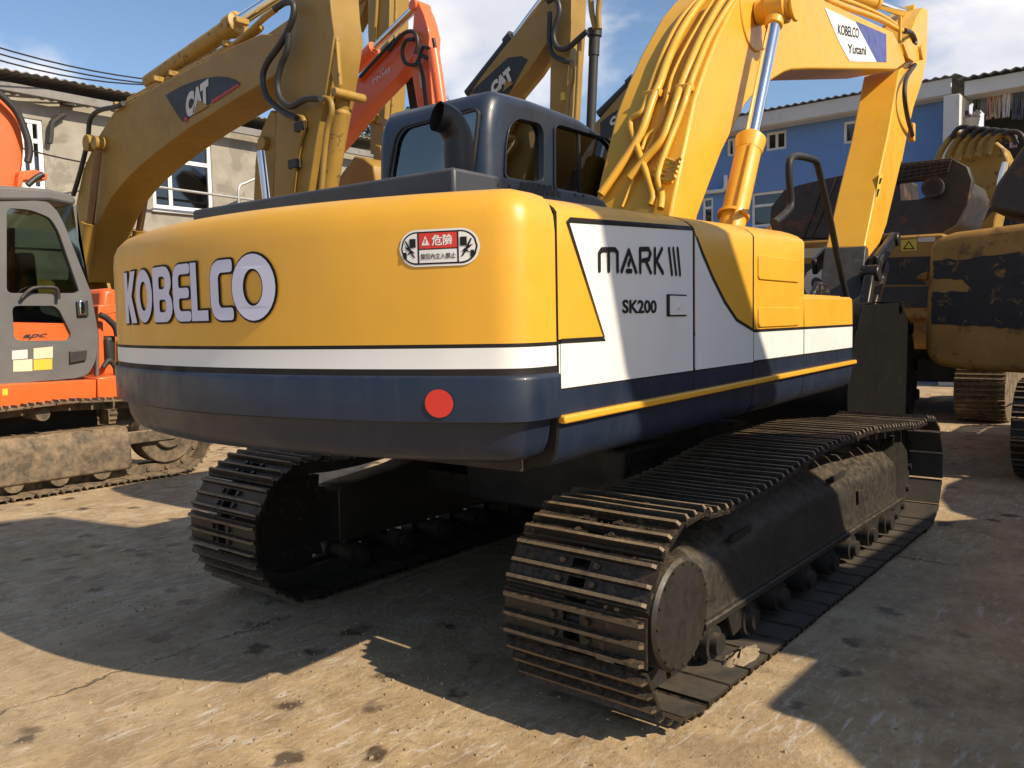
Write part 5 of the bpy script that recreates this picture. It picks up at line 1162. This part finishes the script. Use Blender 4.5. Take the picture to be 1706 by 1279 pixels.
m2 = MB(); m2.box(5.0, 7.1, -5.6, -1.2, 1.05, 1.35); m2.box(5.02, 7.0, -5.0, -2.6, 1.35, 3.2); m2.build('deck', OLDY, E8, bevel=.03)  # tall upper block is out of view, added to shade the main bucket

# ---- unseen machine out of the frame, added to shade the side doors and ground
E9 = thing('excavator', 'unseen yellow excavator outside the right edge, added to shade the white side door', 'excavator', (0, -5.3, 0))
plain_body(E9, (.0, -5.3, 0), R(180), OLDY, RUSTB, TRKO, CATW, cw_r=1.85)
m2 = MB(); m2.prism([(.0, 1.6), (-.55, 2.4), (-.72, 3.3), (-1.3, 4.0), (-1.62, 4.5), (-1.78, 5.0), (-1.92, 6.6), (-1.3, 6.9), (-1.1, 5.6), (-.95, 5.0), (-.45, 4.45), (.3, 3.6), (.6, 3.0), (.7, 1.6)], lambda u, v, w_: (u, -5.55+w_, v), .55); m2.build('boom', OLDY, E9, bevel=.02)  # boom outline shaped for its shade on the side panels
m2 = MB(); m2.prism([(-1.95, 6.5), (-1.7, 7.2), (-1.15, 7.0), (-.75, 5.2), (-.95, 5.1)], lambda u, v, w_: (u, -5.5+w_, v), .4); m2.build('arm', OLDY, E9, bevel=.02)

E10 = thing('excavator', 'second unseen yellow excavator outside the right edge, added to shade the ground past the lit strip', 'excavator', (3.6, -6.5, 0))  # another unseen machine, put in for its shade beyond the lit strip
plain_body(E10, (3.6, -6.5, 0), R(-90), OLDY, RUSTB, TRKO, CATW)
m2 = MB(); m2.prism([(-6.6, 1.6), (-6.9, 2.6), (-8.2, 4.2), (-10.5, 4.6), (-10.5, 4.1), (-8.6, 3.5), (-7.6, 2.2), (-7.2, 1.6)], lambda u, v, w_: (3.35+w_, u, v), .5); m2.build('boom', OLDY, E10, bevel=.02)

# ------------------------------------------------------------------ BUILDINGS
WALLG = M('stained cement render', (.30, .275, .225), .9, var=.16, wear=.5, wearcol=(.16, .14, .11), wscale=1.4, streak=.0, dust=0, bump=.2, bscale=12, wlim=.55)
WALLB = M('blue painted render', (.13, .26, .55), .7, var=.06, wear=.12, wearcol=(.10, .15, .26), wscale=1.0, bump=.08, bscale=10)
ROOFM = M('grey corrugated sheet', (.20, .19, .175), .7, var=.2, wear=.4, wearcol=(.12, .09, .07), wscale=3)
WTRIM = M('weathered white trim', (.60, .59, .56), .6, var=.06, wear=.3, wearcol=(.35, .33, .3), wscale=2.5)
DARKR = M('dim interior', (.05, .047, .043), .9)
CURT = M('grey curtain', (.18, .17, .16), .9)
METAL = M('galvanised pipe', (.42, .42, .41), .45, metal=.5)
def corr(x0, x1, fn, name, parent, per=.18, amp=.018):
    n = int((x1-x0)/per*6); m2 = MB(); rows = []
    for i in range(n+1):
        x = x0+(x1-x0)*i/n; h = amp*math.sin(2*math.pi*x/per); rows.append([fn(x, 0, h), fn(x, 1, h), fn(x, 1, h-.02), fn(x, 0, h-.02)])
    m2.loft(rows, close=True); return m2.build(name, ROOFM, parent, smooth=50)
YG = 15.5
BG = thing('building', 'two-storey grey rendered building with corrugated roof behind the left machines', 'building', (4, YG+3, 0))
def GP(px, py): q = onplane(px, py, 1, YG); return (q.x, q.z)
wn1 = [GP(38, 315), GP(70, 315), GP(70, 200), GP(38, 200)]; wn2 = [GP(256, 346), GP(351, 346), GP(351, 242), GP(256, 242)]
def rect(l): xs_ = [p[0] for p in l]; zs_ = [p[1] for p in l]; return min(xs_), max(xs_), min(zs_), max(zs_)
wins = [rect(wn1), rect(wn2)]+[(x, x+1.5, 1.0, 2.5) for x in (-5, -1.5, 2.2, 6.0, 9.5)]+[(x, x+1.4, 3.9, 5.3) for x in (-4.5, 9.0)]
def wall_windows(bld, W0, W1, ztop, fnw, wins, wmat, name='wall'):
    m2 = MB(); m2.prism([(W0, 0), (W1, 0), (W1, ztop), (W0, ztop)], fnw, .25, holes=[[(a, c), (b, c), (b, d), (a, d)] for a, b, c, d in wins]); return m2.build(name, wmat, bld)
def window(bld, a, b, c, d, fnw, mull=(.5,), trans=None, sill=True, fr=.07):
    m2 = MB(); m2.prism([(a, c), (b, c), (b, d), (a, d)], fnw, .10, holes=[[(a+fr, c+fr), (b-fr, c+fr), (b-fr, d-fr), (a+fr, d-fr)]], t0=.03); w = m2.build('window', PVC, bld, bevel=.006)
    us = [a+fr]+[a+(b-a)*k for k in mull]+[b-fr]; vs_ = [c+fr]+([c+(d-c)*trans] if trans else [])+[d-fr]
    for k in us[1:-1]: m2 = MB(); m2.prism([(k-fr/2, c+fr), (k+fr/2, c+fr), (k+fr/2, d-fr), (k-fr/2, d-fr)], fnw, .07, t0=.045); m2.build('mullion', PVC, w)
    if trans: k = vs_[1]; m2 = MB(); m2.prism([(a+fr, k-fr/2), (b-fr, k-fr/2), (b-fr, k+fr/2), (a+fr, k+fr/2)], fnw, .075, t0=.043); m2.build('transom', PVC, w)
    for u0, u1 in zip(us, us[1:]):
        for v0, v1 in zip(vs_, vs_[1:]): m2 = MB(); m2.prism([(u0, v0), (u1, v0), (u1, v1), (u0, v1)], fnw, .008, t0=.075); m2.build('pane', GLD, w)
    if sill: m2 = MB(); m2.prism([(a-.06, c-.09), (b+.06, c-.09), (b+.06, c-.005), (a-.06, c-.005)], fnw, .16, t0=-.08); m2.build('sill', WTRIM, w, bevel=.01)
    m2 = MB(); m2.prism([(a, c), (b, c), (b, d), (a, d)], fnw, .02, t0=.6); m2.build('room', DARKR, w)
    m2 = MB(); m2.prism([(a+fr, c+fr), (a+(b-a)*.30, c+fr), (a+(b-a)*.27, d-fr), (a+fr, d-fr)], fnw, .02, t0=.16); m2.build('curtain', CURT, w)
fg = lambda u, v, w_: (u, YG+w_, v)
ZG = 6.22
wall_windows(BG, -14, 12.6, ZG, fg, wins, WALLG)
for i, (a, b, c, d) in enumerate(wins): window(BG, a, b, c, d, fg, (.30,) if i == 1 else (.5,), .70, fr=.09 if i < 2 else .07)
m2 = MB(); m2.box(-14, 12.58, YG+.26, YG+7, 0, ZG-.3); m2.build('building_core', WALLG, BG)
corr(-14.4, 12.9, lambda x, k, h: (x, YG-.45+k*8, ZG+.10+h+k*.9+.012*(x+14)), 'roof', BG)
m2 = MB(); m2.box(-14.3, 12.8, YG-.40, YG-.30, ZG-.10, ZG+.06); m2.build('fascia', ROOFM, BG)
m2 = MB(); m2.box(-14, 12.6, YG-.06, YG, 3.15, 3.3); m2.build('string_course', WALLG, BG, bevel=.01)
pg = [onplane(180, 300, 1, YG-.6), onplane(430, 334, 1, YG-.6)]; m2 = MB(); m2.tube([pg[0], pg[1]], .03, 8); m2.build('rail', METAL, BG, smooth=40)
for px, py in ((400, 330), (398, 312)): pass
m2 = MB(); a = onplane(398, 345, 1, YG-.6); m2.tube(smooth_path([a, onplane(398, 312, 1, YG-.6), onplane(408, 305, 1, YG-.6), onplane(424, 298, 1, YG-.6)], 3), .03, 8); m2.build('pipe', METAL, BG, smooth=40)
m2 = MB(); q_ = [onplane(*p, 1, YG-.12) for p in ((106, 190), (96, 196), (86, 205), (84, 225), (82, 238))]; m2.tube(smooth_path(q_, 3), [.07]*13 if False else .06, 7); m2.build('cable_bundle', HOSE, BG, smooth=50)
m2 = MB(); q = GP(109, 165); m2.box(q[0]-.12, q[0]+.14, YG-.1, YG-.02, q[1]-.14, q[1]+.12); m2.build('vent', DARKR, BG)
# wires
wire = M('black cable', (.02, .02, .02), .6)
for i, (a, b, sag) in enumerate((((-200, 10), (268, 134), .2), ((-200, 22), (262, 140), .2), ((-200, 30), (250, 141), .25), ((30, 245), (210, 280), .05))):
    A_ = onplane(*a, 1, YG-1.2); B_ = onplane(*b, 1, YG-.35)
    m2 = MB(); m2.tube([A_.lerp(B_, k/10)+Vector((0, 0, -4*sag*(k/10)*(1-k/10))) for k in range(11)], .016, 6); o_ = m2.build('overhead_cable', wire)
    tag(o_, ('topmost', 'middle', 'lowest', 'loosely sagging')[i]+(' black cable crossing the sky to the grey roof' if i < 3 else ' black cable along the grey wall under the roof'), 'cable', 'overhead cables')

XBL = 15.0
BB = thing('building', 'blue rendered building with white eave and small windows behind the main boom', 'building', (XBL+3, 3.5, 0))
def BP(px, py): q = onplane(px, py, 0, XBL); return (q.y, q.z)
fb = lambda u, v, w_: (XBL+w_, u, v)
bw = [rect([BP(1276, 247), BP(1310, 247), BP(1310, 221), BP(1276, 221)]), rect([BP(1211, 258), BP(1232, 258), BP(1232, 231), BP(1211, 231)]), rect([BP(1405, 235), BP(1440, 235), BP(1440, 203), BP(1405, 203)]), rect([BP(1252, 372), BP(1330, 372), BP(1330, 322), BP(1252, 322)]), rect([BP(1170, 372), BP(1188, 372), BP(1188, 330), BP(1170, 330)])]
yend = BP(1588, 150)[0]; ZB = 5.86
wall_windows(BB, yend, 13, ZB, fb, bw, WALLB)
for i, (a, b, c, d) in enumerate(bw): window(BB, a, b, c, d, fb, (.5,) if i < 2 else (), .62 if i > 2 else None, sill=False, fr=.06)
m2 = MB(); m2.box(XBL+.26, XBL+6, yend+.1, 13, 0, ZB-.2); m2.build('building_core', WALLB, BB)
m2 = MB(); m2.box(XBL-.42, XBL-.36, yend-.05, 13.2, ZB+.02, ZB+.34); m2.build('fascia', WTRIM, BB, bevel=.01)
m2 = MB(); m2.box(XBL-.36, XBL+.02, yend-.05, 13.2, ZB, ZB+.06); m2.build('soffit', WTRIM, BB)
corr(yend-.2, 13.4, lambda y, k, h: (XBL-.48+k*6.5, y, ZB+.38+h+k*.8), 'roof', BB)
m2 = MB(); m2.box(XBL-.85, XBL+.02, yend-.30, yend-.005, 0, ZB-.10); m2.build('white_pier', WTRIM, BB, bevel=.01)
pp = [onplane(*p, 0, XBL-.1) for p in ((1176, 320), (1196, 318), (1206, 316), (1209, 308), (1209, 292))]; m2 = MB(); m2.tube(smooth_path(pp, 3), .05, 10); m2.build('drain_pipe', PVC, BB, smooth=50)
# balcony wing on the right
yb_ = yend-.30
m2 = MB(); m2.box(XBL-.5, XBL+6, -9, yb_-.004, ZB-.08, ZB+.20); m2.build('balcony_eave', WTRIM, BB, bevel=.01)
corr(-9.2, yb_+.1, lambda y, k, h: (XBL-.62+k*6.6, y, ZB+.26+h+k*.9), 'roof', BB)
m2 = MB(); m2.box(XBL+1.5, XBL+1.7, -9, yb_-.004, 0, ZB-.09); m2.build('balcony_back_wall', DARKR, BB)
for z0_ in (3.0,): m2 = MB(); m2.box(XBL-.3, XBL+1.5, -9, yb_-.004, z0_-.2, z0_); m2.build('balcony_floor', WTRIM, BB)
m2 = MB(); m2.box(XBL-.3, XBL-.2, -9, yb_-.01, 0, 2.8); m2.build('lower_wall', WALLB, BB)
zc_ = BP(1640, 152)[1]
m2 = MB(); m2.tube([(XBL, yb_, zc_), (XBL, -7, zc_+.05)], .02, 8); m2.build('clothes_rail', METAL, BB); m2 = MB(); m2.tube([(XBL-.3, yb_, 4.0), (XBL-.3, -9, 4.0)], .025, 8); m2.build('balcony_rail', METAL, BB)
for k in range(22):
    m2 = MB(); y = yb_-.2-k*.16; m2.tube([(XBL-.3, y, 3.0), (XBL-.3, y, 4.0)], .012, 6); m2.build('baluster', DARKR, BB)
# washing
def cloth(px0, px1, py0, py1, col, label, kind='shirt'):
    a = BP(px0, py0); b = BP(px1, py1); y0_, y1_ = a[0], b[0]; zt, zb = a[1], b[1]; m2 = MB(); n = 9; rows = []
    for j in range(8):
        v = j/7; w_ = 1.0 if kind != 'shirt' else (.55 if j == 0 else (1.0 if j < 3 else .72)); row = []
        for i in range(n):
            u = (i/(n-1)-.5)*w_; row.append((XBL+.05*math.sin(i*1.9+v*2)*(.3+v), (y0_+y1_)/2+(y1_-y0_)*u, zt+(zb-zt)*v-.04*abs(u)*(1-v)))
        rows.append(row)
    m2.loft(rows); md = m2.build('washing', M('cloth '+label, col, .9, var=.05), smooth=60); s_ = md.modifiers.new('thick', 'SOLIDIFY'); s_.thickness = .02
    tag(md, label, 'laundry', 'washing on the balcony rail')
for c_ in ((1622, 1633, 162, 196, (.10, .13, .10), 'dark green garment nearest the white pier on the balcony rail', 'towel'), (1644, 1652, 160, 198, (.55, .36, .32), 'dusty pink garment left of two pale ones on the balcony rail', 'towel'), (1653, 1659, 158, 194, (.56, .45, .38), 'pale beige garment in the middle of the balcony washing', 'towel'), (1659, 1667, 157, 196, (.52, .44, .36), 'cream garment beside the white shirt on the balcony', 'towel'), (1669, 1685, 153, 194, (.66, .66, .72), 'white shirt hanging on the balcony rail', 'shirt'), (1688, 1694, 152, 198, (.12, .14, .20), 'narrow dark blue trousers right of the white shirt', 'towel'), (1696, 1706, 150, 198, (.10, .12, .17), 'dark navy jacket at the right picture edge', 'shirt'), (1683, 1695, 225, 245, (.62, .40, .48), 'pink towel hanging low on the balcony', 'towel')):
    cloth(*c_)
BIN = M('pot', (.16, .07, .06), .7)
for px, py, nm, lb, col in ((1596, 205, 'flower_pot', 'dark red pot of flowers on the balcony edge by the white pier', (.16, .05, .07)), (1615, 203, 'storage_tub', 'pale tub beside the flower pot on the balcony edge', (.45, .40, .33))):
    c = onplane(px, py, 0, XBL-.35); m2 = MB(); m2.tube([(c.x, c.y, c.z-.25), (c.x, c.y, c.z+.05), (c.x, c.y, c.z+.06)], [.13, .19, .17], 12)
    for k in range(14): a = random.random()*6.28; m2.tube([(c.x, c.y, c.z), (c.x+.15*math.cos(a), c.y+.18*math.sin(a), c.z+.1+random.random()*.12)], [.02, .045], 5)
    o_ = m2.build(nm, M(nm, col, .8), smooth=40); tag(o_, lb, nm.split('_')[-1])

# ------------------------------------------------------------------ TREES
def leafm(): return M('leaf green', (.050, .075, .022), .65, var=.45)
LEAF = leafm(); BARK = M('bark', (.09, .07, .05), .9)
def tree(loc, h, rad, label, n=5200):
    t = thing('tree', label, 'tree', loc, 'trees behind the yard'); x, y, z = loc
    m2 = MB(); m2.tube(smooth_path([(x, y, 0), (x+.1, y, h*.3), (x-.1, y+.1, h*.55), (x, y, h*.8)], 3), [.22-.018*k for k in range(10)], 8)
    for k in range(7):
        a = k*2.4; m2.tube([(x, y, h*(.4+.05*k)), (x+rad*.6*math.cos(a), y+rad*.6*math.sin(a), h*(.6+.05*k))], [.08, .02], 6)
    m2.build('trunk', BARK, t, smooth=50)
    cl = [(x+random.gauss(0, rad*.45), y+random.gauss(0, rad*.45), h*.72+random.gauss(0, rad*.38), random.uniform(.45, .9)) for _ in range(26)]
    m2 = MB(); vs = []; fs = []
    for _ in range(n):
        c = random.choice(cl); d = Vector((random.gauss(0, 1), random.gauss(0, 1), random.gauss(0, .8))).normalized()*c[3]*random.uniform(.55, 1.05)
        p = Vector(c[:3])+d; u = Vector((random.gauss(0, 1), random.gauss(0, 1), random.gauss(0, .6))).normalized(); w_ = u.cross(Vector((random.gauss(0, 1), random.gauss(0, 1), random.gauss(0, 1)))).normalized(); s_ = random.uniform(.06, .13)
        o_ = len(vs); vs += [p-u*s_, p+w_*s_*.5, p+u*s_, p-w_*s_*.5]; fs.append((o_, o_+1, o_+2, o_+3))
    m2.add(vs, fs); m2.build('crown', LEAF, t, fix=False)
tree((15.0, 19.0, 0), 9.4, 2.3, 'leafy tree above the grey roof left of the navy cab'); tree((18.4, 18.6, 0), 10.2, 1.9, 'leafy tree showing between vermilion arm and dark logo boom'); tree((18.0, 21.5, 0), 10.4, 2.2, 'leafy tree peeping behind the upright yellow arm')

# ------------------------------------------------------------------ loose dirt
DIRT = M('dry mud', (.24, .18, .11), .95, var=.3, bump=.6, bscale=60)
def lump(c, rx, ry, h, seed, label):
    rnd = random.Random(seed); m2 = MB(); rows = []; n = 26
    for j in range(7):
        f_ = j/6; rows.append([(c[0]+rx*(1-f_)**.7*math.cos(2*math.pi*k/n)*(1+rnd.uniform(-.16, .16)), c[1]+ry*(1-f_)**.7*math.sin(2*math.pi*k/n)*(1+rnd.uniform(-.16, .16)), c[2]+h*f_*(1+rnd.uniform(-.5, .4))) for k in range(n)])
    m2.loft(rows, close=True, caps=True); o_ = m2.build('mud_lump', DIRT, smooth=70); tag(o_, label, 'mud'); return o_
q = onplane(1228, 1072, 1, -1.33); lump((q.x, -1.35, .03), .17, .07, .035, 3, 'pale crumbled mud lying on the near track shoes')
def pebbles():
    rnd = random.Random(5); vs = []; fs = []
    for _ in range(2600):
        x = rnd.uniform(-3.6, 6); y = rnd.uniform(-2.9, 5.5); r = rnd.choice((.003, .004, .005, .006, .009)) * rnd.uniform(.7, 1.3)
        if rnd.random() < .6: x = rnd.gauss(-2.3, .5); y = rnd.gauss(.0, 1.3)
        o_ = len(vs); a = rnd.random()*6.28
        pts = [(r*math.cos(a+k*1.5708)*rnd.uniform(.6, 1.3), r*math.sin(a+k*1.5708)*rnd.uniform(.6, 1.3)) for k in range(4)]
        z = gz(x, y)
        vs += [(x+p[0], y+p[1], z-.002) for p in pts]+[(x+p[0]*.5, y+p[1]*.5, z+r*rnd.uniform(.5, .9)) for p in pts]
        fs += [(o_+k, o_+(k+1) % 4, o_+4+(k+1) % 4, o_+4+k) for k in range(4)]+[(o_+4, o_+5, o_+6, o_+7)]
    m2 = MB(); m2.add(vs, fs); o_ = m2.build('grit', M('grit', (.30, .22, .13), .95, var=.5), fix=False); o_['kind'] = 'stuff'; o_['label'] = 'loose grit scattered over the yard floor'; o_['category'] = 'grit'
pebbles()
